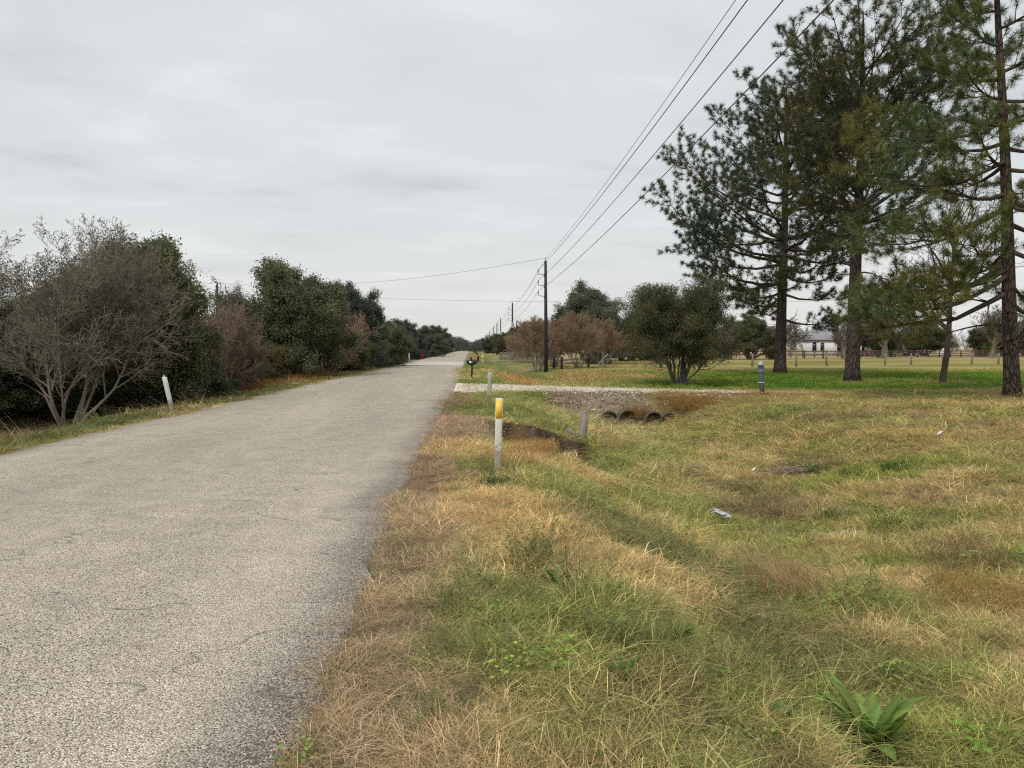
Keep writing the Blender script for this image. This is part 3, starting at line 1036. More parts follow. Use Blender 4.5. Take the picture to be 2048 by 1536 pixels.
# ------------------------------------------------------------------ pines
def pine(name, label, base, height, r0, lean, env_l, env_r, depth, z0, seed, nlimb, mat, slope, tuft_n, nlen, nw, droop=0.0, dead=6, clear=0.45, skew=0.82, extra=()):
    """env_l / env_r: (height, reach) tables of the crown's outline on its -x and +x side"""
    rng = random.Random(seed)
    rs = np.random.RandomState(seed)
    t = thing(name, label, 'tree', base, 0, 'tall pines on the lawn')
    # trunk
    n = 26
    zz = np.linspace(-0.15, height, n)
    f = np.clip(zz / height, 0, 1)
    tx = lean[0] * f + 0.10 * np.sin(f * 7 + seed) * f
    ty = lean[1] * f + 0.10 * np.cos(f * 6 + seed) * f
    rad = r0 * (1 - f) ** 0.8 * 0.92 + 0.03 + r0 * 0.35 * np.exp(-np.clip(zz, 0, 99) / 0.35)
    mb = MB().tube(np.stack([tx, ty, zz], -1), rad, 14)
    mb.build('trunk', M['pine_bark'], t, smooth=True)
    br = []
    tip_p, tip_d = [], []

    def trunk_at(z):
        return (float(np.interp(z, zz, tx)), float(np.interp(z, zz, ty)), z)

    def r_at(z):
        return float(np.interp(z, zz, rad))
    ga = rng.uniform(0, 6.28)
    for i in range(nlimb + len(extra)):
        f = min(i + rng.uniform(-0.4, 0.4), nlimb - 1) / (nlimb - 1)
        zt = z0 + (height - z0) * min(max(f, 0), 1) ** skew
        ga += 2.39996 + rng.uniform(-0.35, 0.35)
        ca, sa = math.cos(ga), math.sin(ga)
        el = float(np.interp(zt, [q[0] for q in env_l], [q[1] for q in env_l]))
        er = float(np.interp(zt, [q[0] for q in env_r], [q[1] for q in env_r]))
        ex = er if ca > 0 else el
        ey = depth * 0.5 * (el + er)
        reach = 1.0 / math.sqrt((ca / max(ex, .2)) ** 2 + (sa / max(ey, .2)) ** 2) * rng.uniform(0.72, 1.04)
        sl = float(np.interp(zt, [q[0] for q in slope], [q[1] for q in slope])) + rng.uniform(-0.12, 0.12)
        zb = min(max(zt - reach * sl, z0 * 0.75), height - 0.4)
        if i >= nlimb:
            zb, az, reach, zt = extra[i - nlimb]
            ca, sa, sl = math.cos(R(az)), math.sin(R(az)), 0.0
        p0 = trunk_at(zb)
        rb = min(r_at(zb) * 0.42, 0.028 + 0.017 * reach)
        # limb polyline: leaves steeply, bows outward, tip turns up
        m = max(5, int(reach / 0.55))
        pts, rds = [], []
        ox = oy = oz = 0.0
        for k in range(m + 1):
            u = k / m
            rise = (zt - zb) * (u ** (1.0 if sl > 0.3 else 1.35)) - droop * reach * math.sin(math.pi * u) * 0.35
            ox += rng.gauss(0, 0.045) * (k > 0)
            oy += rng.gauss(0, 0.045) * (k > 0)
            oz += rng.gauss(0, 0.055) * (k > 0)
            pts.append((p0[0] + ca * reach * u + ox, p0[1] + sa * reach * u + oy, p0[2] + rise + oz))
            rds.append(rb * (1 - u) + 0.012)
        br.append((0, pts, rds))
        # side branches carrying the needle tufts
        for k in range(1, m + 1):
            u = k / m
            if u < (clear if zt < height * .72 else clear * .4) and rng.random() < 0.8:
                continue
            d = vnorm(tuple(pts[k][q] - pts[k - 1][q] for q in range(3)))
            for s in (0, 1, 2, 3):
                if rng.random() > 0.92:
                    continue
                bl = reach * (0.36 - 0.20 * u) * rng.uniform(0.6, 1.3) + 0.35
                bd = turn(rng, d, R(rng.uniform(30, 68)), s * 1.5708 + rng.uniform(-0.6, 0.6))
                bd = vnorm((bd[0], bd[1], bd[2] * 0.42 + 0.12))
                q = pts[k]
                bp, brd = [q], [rds[k] * 0.5 + 0.004]
                nb = 4
                for w in range(nb):
                    bd = vnorm((bd[0] + rng.gauss(0, .12), bd[1] + rng.gauss(0, .12), bd[2] + rng.gauss(0, .10) + 0.07))
                    q = vadd(q, bd, bl / nb)
                    bp.append(q)
                    brd.append(0.010 * (1 - w / nb) + 0.004)
                    if w >= 1:
                        for _ in range((3, 5, 7)[w - 1]):
                            td = turn(rng, bd, R(rng.uniform(15, 65)))
                            td = vnorm((td[0], td[1], td[2] + 0.25))
                            tl = rng.uniform(0.06, 0.30)
                            tp = vadd(q, td, tl)
                            br.append((2, [q, tp], [0.005, 0.004]))
                            tip_p.append(tp)
                            tip_d.append(td)
                br.append((1, bp, brd))
    # bare dead limbs below the crown
    for i in range(dead):
        zb = z0 * rng.uniform(0.35, 1.1)
        a = rng.uniform(0, 6.28)
        d = (math.cos(a), math.sin(a), rng.uniform(-0.1, 0.45))
        o = []
        grow(rng, trunk_at(zb), vnorm(d), rng.uniform(0.9, 3.2), 0.045, dict(n=(7, 5, 4), wob=(.16, .2, .25), up=(-.05, -.06, 0), tip=.25, max=2, first=(.35, .3, 1), kids=(.8, .5, 0), ang=(45, 45, 40), lr=((.25, .5), (.3, .5), (1, 1)), rr=.6, rmin=.006), 0, o)
        br += [(min(l + 1, 2), p, r_) for l, p, r_ in o]
    wood_mesh(br, 'branches', M['dark_bark'], t, (7, 4, 3))
    # needles: bursts of thin blades at every twig end
    P = np.array(tip_p)
    D = np.array(tip_d)
    m = len(P) * tuft_n
    base = np.repeat(P, tuft_n, 0)
    dd = np.repeat(D, tuft_n, 0) * 0.55 + rs.normal(0, 0.62, (m, 3))
    dd /= np.linalg.norm(dd, axis=1)[:, None]
    base = base - np.repeat(D, tuft_n, 0) * rs.uniform(0, 0.16, m)[:, None]
    ln = nlen * rs.uniform(0.7, 1.2, m)[:, None]
    side = np.cross(dd, rs.normal(0, 1, (m, 3)))
    side /= np.linalg.norm(side, axis=1)[:, None] + 1e-9
    tip = base + dd * ln
    tip[:, 2] -= 0.12 * ln[:, 0] * rs.uniform(0, 1, m)
    V = np.empty((m, 3, 3))
    V[:, 0] = base - side * nw * 0.5
    V[:, 1] = base + side * nw * 0.5
    V[:, 2] = tip
    cl = rs.lognormal(0, 0.22, len(P))
    hz = (fbm(P[:, 0] * 0.5 + seed, P[:, 2] * 0.5 + P[:, 1] * 0.3, seed, 3) - 0.5) * 1.6
    b = np.repeat(cl, tuft_n) * rs.uniform(0.75, 1.25, m)
    h = np.repeat(hz, tuft_n)
    tint = np.stack([b * np.clip(1.15 + 0.9 * h, .5, 2), b * (1.05 + 0.25 * h), b * np.clip(1 - 0.6 * h, .4, 1.6)], -1)
    mk('crown', V.reshape(-1, 3), np.arange(m * 3).reshape(-1, 3), mat, t, tint=np.repeat(np.clip(tint, .2, 3), 3, 0))
    return t


def build_pines():
    pine('pine_tree', 'broad pine with the lowest spreading crown, its trunk nearest the olive bush', (21.3, 51.2, tz(21.3, 51.2)), 19.6, 0.40, (0.3, 0.2),
         [(2.5, 3.6), (4.5, 5.2), (6.5, 6.8), (8, 8.2), (10, 9.9), (11.5, 9.8), (13, 8.8), (14.5, 8.0), (16, 6.8), (17.5, 5.6), (18.8, 4.0), (19.6, 2.4)],
         [(2.5, 3.6), (5, 4.8), (8, 5.0), (11, 5.2), (14, 5.2), (17, 4.8), (18.8, 3.6), (19.6, 2.0)], 0.9, 3.4, 11, 52, M['needles'],
         [(3, -0.12), (6, 0.0), (9, 0.18), (13, 0.5), (19, 0.9)], 16, 0.28, 0.023, 0.3, 9, 0.40, 0.76)
    pine('pine_tree', 'tallest pine with a thick bare trunk and a round top standing mid lawn', (19.7, 38.2, tz(19.7, 38.2)), 18.7, 0.37, (0.25, 0.0),
         [(6, 2.0), (7.5, 2.8), (9.5, 4.0), (11.5, 4.6), (13.5, 4.7), (15.5, 4.7), (17.3, 4.4), (18.4, 3.6), (19.2, 2.4)],
         [(6, 2.0), (7.5, 2.8), (9.5, 3.8), (11.5, 5.4), (13.5, 6.0), (15.5, 5.9), (17.3, 5.3), (18.4, 4.4), (19.2, 3.0)], 0.85, 6.9, 23, 52, M['needles'],
         [(5, 0.1), (9, 0.35), (12, 0.75), (18.7, 1.0)], 15, 0.27, 0.017, 0.15, 12, 0.45, 0.68)
    pine('pine_tree', 'pine nearest the camera with yellowish drooping boughs, cut by the right picture edge', (19.0, 25.6, tz(19.0, 25.6)), 16.6, 0.245, (-1.0, 0.2),
         [(2.6, 4.6), (3.4, 4.9), (5.2, 4.4), (6.5, 4.6), (8.0, 4.6), (9.4, 3.2), (11, 2.9), (12.5, 2.4), (14, 2.2), (16.6, 0.5)],
         [(2.8, 1.6), (5, 3.0), (8, 3.6), (11, 3.4), (14, 2.4), (16.6, 0.5)], 0.85, 3.6, 37, 30, M['needles_yellow'],
         [(2.5, -0.3), (6, -0.1), (9, 0.15), (13, 0.5), (16.6, 0.8)], 20, 0.27, 0.013, 0.35, 5, 0.30, 1.05,
         extra=((3.7, 180, 4.9, 2.75), (4.3, 196, 5.3, 3.3), (4.6, 168, 4.2, 3.5), (6.6, 184, 5.0, 5.3), (8.2, 192, 5.2, 7.3), (9.6, 176, 4.4, 9.3), (3.4, 20, 3.0, 3.0)))


build_pines()

# ------------------------------------------------------------------ broadleaf and bare trees
LEAFY = dict(n=(9, 7, 5, 4), wob=(.10, .14, .18, .2), up=(.04, .06, .04, .02), tip=.35, max=3, first=(.25, .25, .2, 1), kids=(1.7, 1.2, 1.3, 0), ang=(48, 45, 45, 40),
             lr=((.42, .68), (.38, .62), (.3, .5), (1, 1)), rr=.58, rmin=.006)
BARE = dict(n=(10, 8, 6, 5, 4), wob=(.07, .10, .13, .15, .15), up=(.06, .07, .06, .05, .03), tip=.3, max=4, first=(.28, .2, .2, .2, 1), kids=(1.25, 1.0, 1.0, .8, 0), ang=(38, 40, 42, 42, 40),
            lr=((.5, .75), (.42, .62), (.4, .6), (.35, .55), (1, 1)), rr=.62, rmin=.004)


def leafy_tree(name, label, loc, H, stems, seed, mat, bark, leaf, n_leaf, spread, every, group=None, spread_ang=22, P=LEAFY, r=0.12, rmin=0.0, wide=1.0, cat='tree', lvls=(2, 3), asp=0.5, bare=0.0, clear_to=0.0):
    rng = random.Random(seed)
    rs = np.random.RandomState(seed)
    t = thing(name, label, cat, loc, 0, group)
    br = []
    for s in range(stems):
        a = s * 6.283 / stems + rng.uniform(-.5, .5)
        k = math.sin(R(spread_ang)) * rng.uniform(.5, 1.3) if stems > 1 else 0.04
        d = vnorm((math.cos(a) * k, math.sin(a) * k, 1))
        q = 0.12 * (stems > 1)
        grow(rng, (math.cos(a) * q, math.sin(a) * q, -0.2), d, H * rng.uniform(.62, .78), r * rng.uniform(.7, 1.1), P, 0, br)
    if wide != 1.0:
        br = [(l, [(p[0] * wide, p[1] * wide, p[2]) for p in pts], rd) for l, pts, rd in br]
    wood_mesh(br, 'trunk', bark, t, (8, 5, 3, 3), rmin)
    c = branch_points(br, lvls, every, rng, 0.04)
    if clear_to:
        c = [q for q in c if q[2] > clear_to * rng.uniform(.5, 1.3) or (math.hypot(q[0], q[1]) < 1.0 and rng.random() < .8)]
    if bare:
        c = [q for q in c if rng.random() > bare]
    leaf_cloud(rs, c, n_leaf, spread, leaf, 'crown', mat, t, asp=asp)
    t['nleaf'] = len(c) * n_leaf
    return t


def bare_tree(name, label, loc, H, stems, seed, bark, group=None, spread_ang=25, P=BARE, r=0.09, rmin=0.004, wide=1.0, cat='tree', leaf=None):
    rng = random.Random(seed)
    t = thing(name, label, cat, loc, 0, group)
    br = []
    for s in range(stems):
        a = s * 6.283 / stems + rng.uniform(-.5, .5)
        k = math.sin(R(spread_ang)) * rng.uniform(.4, 1.35) if stems > 1 else 0.04
        d = vnorm((math.cos(a) * k, math.sin(a) * k, 1))
        q = 0.10 * (stems > 1)
        grow(rng, (math.cos(a) * q, math.sin(a) * q, -0.2), d, H * rng.uniform(.6, .78), r * rng.uniform(.65, 1.1), P, 0, br)
    if wide != 1.0:
        br = [(l, [(p[0] * wide, p[1] * wide, p[2]) for p in pts], rd) for l, pts, rd in br]
    big = [b for b in br if b[0] <= 1]
    small = [b for b in br if b[0] > 1]
    wood_mesh(big, 'trunk', bark, t, (8, 5, 3, 3, 3), rmin)
    wood_mesh(small, 'twigs', leaf[3] if leaf and len(leaf) > 3 else bark, t, (8, 5, 3, 3, 3), rmin)
    if leaf and leaf[0] > 0:
        c = [q for q in branch_points(br, (3, 4), 0.22, rng, 0.03) if rng.random() < leaf[0]]
        leaf_cloud(np.random.RandomState(seed), c, 2, 0.05, leaf[1], 'leaves', leaf[2], t)
    return t


def G(x, y):
    return (x, y, tz(x, y))


def build_trees():
    # --- left of the road, from the camera outwards
    SHR = dict(n=(12, 9, 7, 5, 3), wob=(.12, .13, .15, .17, .17), up=(.055, .07, .05, .03, .02), tip=.3, max=4, first=(.30, .2, .2, .25, 1), kids=(1.5, 1.15, 1.0, .75, 0), ang=(34, 38, 40, 42, 40),
               lr=((.45, .72), (.42, .62), (.38, .58), (.3, .5), (1, 1)), rr=.62, rmin=.005)
    bs = bare_tree('crape_myrtle', 'large leafless shrub of several crooked stems fanning out beside the road', G(-11.2, 21.9), 5.9, 9, 301, bark_plain('shrub_bark', (0.18, 0.15, 0.115), (0.32, 0.275, 0.215)), None, 26, SHR, 0.056, 0.0045, 1.0,
              leaf=(0.10, 0.065, M['leaf_grey']))
    copy_tree(bs, G(-15.4, 23.2), 2.4, (1.0, 1.0, 1.02), 'leafless shrub at the left picture edge, farther from the road than its twin', None)
    DENSE = dict(LEAFY, kids=(2.0, 1.4, 1.2, 0), first=(.08, .15, .2, 1))
    e1 = leafy_tree('evergreen_tree', 'dense dark evergreen behind the leafless shrub, right of it', G(-11.1, 26.0), 6.5, 6, 311, M['leaf_mid'], M['dark_bark'], 0.10, 12, 0.16, 0.26,
                    'evergreens along the left verge', 30, DENSE, 0.08, wide=0.72)
    e2 = leafy_tree('evergreen_tree', 'big round mid green tree, largest crown of the left treeline', G(-10.2, 44.5), 7.6, 5, 312, M['leaf_mid'], M['dark_bark'], 0.12, 13, 0.19, 0.28,
                    'evergreens along the left verge', 28, DENSE, 0.09, wide=0.95)
    s1 = leafy_tree('evergreen_shrub', 'low dark evergreen shrub left of the pale stemmed shrub', G(-15.2, 25.0), 3.4, 8, 313, M['leaf_dark'], M['dark_bark'], 0.09, 11, 0.15, 0.26,
                    'undergrowth shrubs left of the road', 42, DENSE, 0.05, cat='shrub', wide=1.25)
    RED = dict(n=(9, 7, 6, 4), wob=(.08, .1, .13, .15), up=(.05, .06, .05, .03), tip=.35, max=3, first=(.15, .15, .2, 1), kids=(1.5, 1.3, 1.25, 0), ang=(34, 38, 40, 40),
               lr=((.45, .7), (.4, .62), (.36, .56), (1, 1)), rr=.62, rmin=.006)
    r1 = bare_tree('bare_shrub', 'reddish leafless thicket left of the brown grass patch', G(-11.2, 34.5), 4.3, 10, 321, M['red_twig'], 'reddish bare shrubs left of the road', 34, RED, 0.035, 0.008, cat='shrub',
                   leaf=(0.10, 0.08, M['leaf_brown']))
    kinds = {'dark': M['leaf_dark'], 'mid': M['leaf_mid'], 'olive': M['leaf_olive'], 'grey': M['leaf_grey'], 'blue': M['leaf_blue']}

    def cp(src, x, y, rz, s, label, group, leaf=None, name=None):
        mats = {}
        if leaf:
            mats['crown'] = kinds[leaf]
        return copy_tree(src, G(x, y), rz, s, label, group, mats, name)
    ev = 'evergreens along the left verge'
    un = 'undergrowth shrubs left of the road'
    cp(s1, -12.9, 23.4, 1.0, (.75, .75, .62), 'squat dark shrub under the pale stemmed leafless shrub', un)
    cp(s1, -11.0, 26.0, 2.2, (.8, .8, .6), 'dark shrub at the foot of the dense evergreen beside the leaning white post', un)
    cp(s1, -9.9, 28.4, 2.9, (.55, .55, .42), 'dark shrub behind the leaning white post, at the road side of the evergreen', un)
    cp(s1, -17.0, 21.5, 4.2, (.9, .9, .8), 'dark shrub at the left picture edge behind the leafless stems', un, 'olive')
    cp(s1, -14.2, 21.4, 5.2, (.7, .7, .5), 'low dark shrub left of the pale stems, nearest the verge', un)
    cp(s1, -16.3, 23.2, 3.3, (.9, .9, .7), 'low dark shrub between the pale stems and the left picture edge', un, 'olive')
    cp(s1, -14.0, 29.5, .7, (1.1, 1.1, 1.25), 'tall dark shrub deep behind the leafless stems', un)
    cp(s1, -18.5, 28.0, 1.7, (1.1, 1.1, 1.1), 'dark shrub deep in the left corner behind the stems', un)
    cp(e1, -14.3, 27.8, 2.0, (.85, .85, .60), 'dark evergreen half hidden behind the pale leafless stems', ev)
    cp(r1, -12.6, 37.5, 1.4, (1.0, 1.0, 1.0), 'reddish thicket behind the other two, left of the round green tree', 'reddish bare shrubs left of the road')
    cp(r1, -11.2, 36.2, 2.8, (.8, .8, .7), 'small reddish thicket nearest the road before the brown grass', 'reddish bare shrubs left of the road')
    cp(s1, -11.6, 40.5, .3, (.8, .8, .9), 'olive shrub between the red thicket and the round green tree', un, 'olive')
    sap = leafy_tree('sapling', 'thin half bare sapling rising behind the red thicket, left of the round tree', G(-12.0, 44.0), 6.2, 3, 331, M['leaf_grey'], M['grey_bark'], 0.09, 2, 0.10, 0.9,
                     'thin saplings behind the red thicket', 14, dict(LEAFY, up=(.1, .12, .1, .05), ang=(26, 30, 35, 40)), 0.035, rmin=0.007, bare=.55)
    cp(sap, -19.6, 46.5, 2.0, (.8, .8, .85), 'thin half bare sapling just left of the far left utility pole', 'thin saplings behind the red thicket')
    cp(sap, -18.6, 41.5, 4.0, (.8, .8, .8), 'thin half bare sapling farthest left, near the dense dark evergreen', 'thin saplings behind the red thicket')
    bare_p = bare_tree('bare_shrub', 'pinkish grey leafless tree leaning out right of the round green tree', G(-9.4, 51.5), 6.2, 6, 341, M['myrtle_twig'], None, 32, RED, 0.06, 0.010)
    cp(e2, -9.9, 61.0, 1.2, (.85, .85, 1.02), 'tall greyish green tree behind the pinkish leafless tree', ev, 'blue')
    cp(e1, -9.2, 55.0, .4, (.72, .72, .62), 'low olive tree below the pinkish leafless tree', ev, 'olive')
    cp(e2, -9.4, 69.5, 3.2, (.72, .72, .74), 'green tree behind the nearest of the four distant white posts', ev, 'mid')
    cp(e1, -10.2, 77.0, 2.1, (1.0, 1.0, .82), 'dark tree behind the middle pair of distant white posts', ev, 'dark')
    cp(e2, -9.6, 84.0, 5.0, (.72, .72, .70), 'olive tree behind the farthest of the four distant white posts', ev, 'olive')
    cp(e1, -10.6, 92.0, 4.1, (1.0, 1.0, .9), 'light olive tree standing next to the left driveway entrance', ev, 'olive')
    for i, (x, y, rz, sx, sz, k, lab) in enumerate(((-9.0, 58.0, 2.5, .8, .75, 'dark', 'low dark shrub under the tall greyish tree, filling the hedge'), (-9.2, 65.0, .9, .9, .95, 'olive', 'olive shrub before the nearest distant white post'),
                                                (-9.5, 73.0, 3.6, .95, 1.0, 'grey', 'grey green shrub between the first two distant white posts'), (-9.4, 81.0, 5.5, .95, 1.0, 'mid', 'mid green shrub behind the third distant white post'),
                                                (-9.8, 88.0, 1.9, 1.0, 1.05, 'dark', 'dark shrub right behind the rightmost distant white post'), (-11.0, 97.0, 4.2, 1.1, 1.1, 'olive', 'olive shrub at the near edge of the left driveway'))):
        cp(s1, x, y, rz, (sx, sx, sz * 1.15), lab, un, k)
    cp(e2, -11.5, 118.0, 2.2, (1.1, 1.1, .92), 'blue green tree right behind the red bin at the left driveway', ev, 'blue')
    for i, (x, y, rz, s, k, lab) in enumerate((
            (-10.0, 132, 1, .95, 'blue', 'first dark tree past the red bin along the left verge'),
            (-9.5, 148, 3, .9, 'grey', 'grey green tree second past the red bin along the left verge'),
            (-9.8, 165, 5, 1.05, 'dark', 'third dark tree past the red bin along the left verge'),
            (-9.2, 186, 2, 1.05, 'blue', 'fourth tree past the red bin, blue green, along the left verge'),
            (-9.5, 212, 4, 1.1, 'dark', 'fifth dark tree past the red bin, far along the left verge'),
            (-9.5, 245, 0, 1.15, 'blue', 'sixth blue green tree past the red bin, far along the left verge'),
            (-9.8, 285, 1, 1.2, 'dark', 'farthest dark tree one can pick out on the left verge'))):
        cp(e2 if i % 2 else e1, x, y, rz, (s * 1.1, s * 1.1, s), lab, ev, k)
    # --- right of the road, distance
    oak = leafy_tree('live_oak', 'wide domed grey green oak behind the brown crape myrtles', G(14.0, 88), 8.9, 9, 355, M['leaf_grey'], M['grey_bark'], 0.17, 14, 0.26, 0.42,
                     'evergreen oaks on the right', 46, dict(LEAFY, up=(.02, .03, .04, .02), first=(.3, .2, .2, 1)), 0.24, wide=1.0)
    DOME = dict(n=(8, 7, 6, 4), wob=(.06, .08, .1, .12), up=(.06, .07, .06, .04), tip=.35, max=3, first=(.3, .2, .2, 1), kids=(1.9, 1.7, 1.6, 0), ang=(32, 36, 40, 40),
                lr=((.45, .68), (.4, .6), (.36, .54), (1, 1)), rr=.62, rmin=.007)
    my = 'leafless brown crape myrtles'
    m1 = bare_tree('crape_myrtle', 'round brown leafless crape myrtle behind the post and rail', G(9.8, 68), 5.1, 8, 361, M['tan_bark'], my, 38, DOME, 0.06, 0.010, 1.2, leaf=(0.0, .05, M['leaf_brown'], M['myrtle_twig']))
    copy_tree(m1, G(5.7, 65.0), 1.3, (.95, .95, .92), 'leafless crape myrtle with a pale trunk beside the nearest utility pole', my)
    copy_tree(m1, G(8.1, 73), 3.3, (.95, .95, .93), 'leafless crape myrtle directly behind the nearest utility pole, between two others', my)
    copy_tree(m1, G(13.0, 74), 2.6, (.82, .82, .92), 'leafless crape myrtle beside the leaning white stick', my)
    copy_tree(m1, G(7.2, 79), 4.0, (1.0, 1.0, .95), 'leafless crape myrtle behind the picket fence, left of the nearest pole', my)
    copy_tree(m1, G(6.6, 92), 5.0, (.85, .85, .92), 'farthest leafless crape myrtle beside the second utility pole', my)
    er = 'evergreens on the right beyond the myrtles'
    for i, (x, y, rz, sx, sz, k, lab) in enumerate((
            (12.6, 122, 0.5, .95, .88, 'blue', 'dark evergreen right behind the second utility pole'),
            (10.6, 148, 2.0, .95, .95, 'dark', 'dark evergreen between the second and third utility poles'),
            (11.5, 176, 3.3, 1.1, .9, 'blue', 'blue green evergreen behind the third utility pole'),
            (10.0, 205, 4.6, 1.0, .85, 'mid', 'green tree beyond the third utility pole on the right verge'),
            (10.5, 240, 5.2, 1.2, .9, 'olive', 'olive tree near the fourth utility pole, right verge'),
            (10.0, 285, 1.2, 1.3, 1.0, 'blue', 'farthest blue green tree one can pick out on the right verge'))):
        copy_tree(e2 if i % 2 else e1, G(x, y), rz, (sx, sx, sz), lab, er, {'crown': kinds[k]})
    copy_tree(r1, G(7.0, 128), 1.0, (.5, .5, .9), 'reddish leafless shrub at the foot of the distant right hand poles', er)
    # --- big olive bush on the lawn
    BUSH = dict(n=(10, 8, 6, 4), wob=(.09, .12, .15, .18), up=(.01, .015, .02, .01), tip=.35, max=3, first=(.22, .15, .2, 1), kids=(1.6, 1.25, 1.1, 0), ang=(40, 44, 44, 40),
                lr=((.42, .64), (.38, .58), (.32, .5), (1, 1)), rr=.58, rmin=.005)
    leafy_tree('bush', 'big olive bush with many arching stems beside the gravel drive', G(9.95, 35.9), 5.6, 12, 371, leaf_mat('leaf_bush', (0.095, 0.100, 0.042)), M['tan_bark'], 0.066, 6, 0.12, 0.22,
               None, 42, BUSH, 0.055, cat='bush', wide=.90, clear_to=1.1)
    # --- small bare tree between the pines
    bare_tree('bare_tree', 'slender leafless tree between the two right hand pines', G(23.3, 36.3), 10.2, 1, 381, M['dark_bark'], None, 20,
              dict(BARE, first=(.3, .2, .2, .2, 1), kids=(1.6, 1.1, 1.0, .8, 0), lr=((.42, .62), (.42, .62), (.4, .6), (.35, .55), (1, 1)), ang=(48, 42, 42, 42, 40), n=(14, 8, 6, 5, 4), wob=(.035, .10, .13, .15, .15)), 0.24, 0.008)
    # --- across the pasture
    bt = 'leafless trees across the pasture'
    pec = bare_tree('bare_tree', 'tall grey leafless tree right of the white house', G(72.6, 130), 13.5, 1, 391, M['grey_bark'], bt, 20,
                    dict(BARE, first=(.22, .2, .2, .2, 1), kids=(1.9, 1.2, 1.0, .7, 0), n=(12, 8, 6, 5, 4), ang=(46, 40, 42, 42, 40)), 0.5, 0.035)
    copy_tree(pec, G(96.7, 136), 2.0, (.95, .95, .66), 'low wide leafless tree at the board fence, beside the nearest pine trunk', bt)
    copy_tree(pec, G(59.5, 118), 4.0, (.5, .5, .42), 'small leafless tree in front of the white house', bt)
    copy_tree(pec, G(84.5, 150), 5.0, (.8, .8, .72), 'leafless tree behind the slender lawn tree', bt)
    copy_tree(pec, G(40.0, 118), 1.0, (.42, .42, .36), 'small leafless tree right of the oak behind the bush', bt)
    ok = 'evergreen oaks on the right'
    copy_tree(oak, G(44.6, 119), 1.0, (.85, .85, .80), 'grey trunked oak between the bush and the first pine', ok, {'crown': kinds['mid']})
    copy_tree(oak, G(87.0, 158), 2.0, (1.0, 1.0, .92), 'spreading dark oak right of the tall grey leafless tree', ok, {'crown': kinds['dark']})
    copy_tree(oak, G(102, 166), 3.0, (1.25, 1.25, .92), 'spreading oak left of the low wide leafless tree', ok, {'crown': kinds['mid']})
    copy_tree(oak, G(117, 160), 4.4, (1.2, 1.2, 1.0), 'oak at the right picture edge beyond the board fence', ok, {'crown': kinds['dark']})
    copy_tree(oak, G(57, 215), 5.0, (1.1, 1.1, .9), 'oak behind the white house, left of the tallest pine', ok, {'crown': kinds['mid']})
    copy_tree(oak, G(31, 140), 0.3, (1.0, 1.0, .78), 'oak showing just right of the olive bush', ok, {'crown': kinds['grey']})
    fx = 'mixed trees on the far side of the pasture'
    for i, (src, x, y, rz, sx, sz, k, lab) in enumerate((
            (oak, 66, 205, 1.0, .9, .75, 'grey', 'greyish oak left behind the white house roof'), (pec, 78, 182, 2.2, .8, .62, None, 'leafless tree directly beside the white house, right end'),
            (pec, 92, 172, 3.1, .9, .7, None, 'leafless tree behind the tank, its crown overlapping the oaks'), (oak, 128, 176, .6, 1.2, .9, 'olive', 'olive oak beyond the nearest pine trunk, far right'),
            (pec, 110, 185, 5.2, 1.0, .75, None, 'leafless tree between the two spreading oaks'), (pec, 48, 160, 4.4, .7, .5, None, 'leafless tree left of the tallest pine trunk, far off'),
            (oak, 38, 175, 4.9, .9, .7, 'olive', 'low olive oak far off between the bush and the first pine'), (pec, 33, 128, 3.7, .5, .42, None, 'small leafless tree beside the first pine trunk'))):
        copy_tree(src, G(x, y), rz, (sx, sx, sz), lab, fx, {'crown': kinds[k]} if k else None)
    copy_tree(oak, G(24, 112), 2.3, (1.0, 1.0, .72), 'oak hidden behind the olive bush left flank', ok, {'crown': kinds['mid']})


build_trees()


def build_woodland():
    """far woods that read as one mass"""
    rng = random.Random(77)
    rs = np.random.RandomState(77)
    # brown leafless wood behind the pasture
    W = dict(n=(6, 5, 3), wob=(.07, .1, .12), up=(.06, .06, .05), tip=.4, max=2, first=(.1, .2, 1), kids=(2.3, 1.5, 0), ang=(36, 40, 40), lr=((.45, .7), (.4, .6), (1, 1)), rr=.6, rmin=.03)
    mb = MB()
    for k in range(460):
        f = rng.random()
        x = 18 + 240 * f
        y = 232 + 40 * rng.random() + 10 * f
        o = []
        grow(rng, (x, y, -0.3), vnorm((rng.gauss(0, .12), rng.gauss(0, .12), 1)), rng.uniform(3.6, 7.0), 0.11, W, 0, o)
        for lvl, p, r in o:
            mb.tube(p, np.array(r), 3, cap=False)
    o = mb.build('woodland', M['red_twig'], None, smooth=True)
    tag(o, 'brown leafless wood along the far side of the pasture', 'woodland', None, 'stuff')
    # dark evergreen wood closing the end of the road
    c = []
    for k in range(240):
        if k < 150:
            x, y = rng.uniform(-42, 42), rng.uniform(440, 500)
        elif k < 200:
            x, y = rng.uniform(-46, -13), rng.uniform(110, 440)
        else:
            x, y = rng.uniform(15, 50), rng.uniform(190, 440)
        h = rng.uniform(.85, 1.15) * min(9.0, 3.6 + .5 * abs(x - 1)) if k < 150 else rng.uniform(3.8, 6.8)
        for q in range(46):
            a, b = rng.uniform(0, 6.28), rng.random() ** .5
            zz = h * rng.random() ** 0.7
            w = 4.4 * math.sqrt(max(0.05, 1 - (zz / h - .35) ** 2 * 1.6))
            c.append((x + w * b * math.cos(a), y + w * b * math.sin(a), zz + .2))
    o = leaf_cloud(rs, c, 9, 0.55, 0.62, 'woodland', M['leaf_blue'], None)
    tag(o, 'dark evergreen wood closing the far end of the road', 'woodland', None, 'stuff')


build_woodland()

# ------------------------------------------------------------------ built things


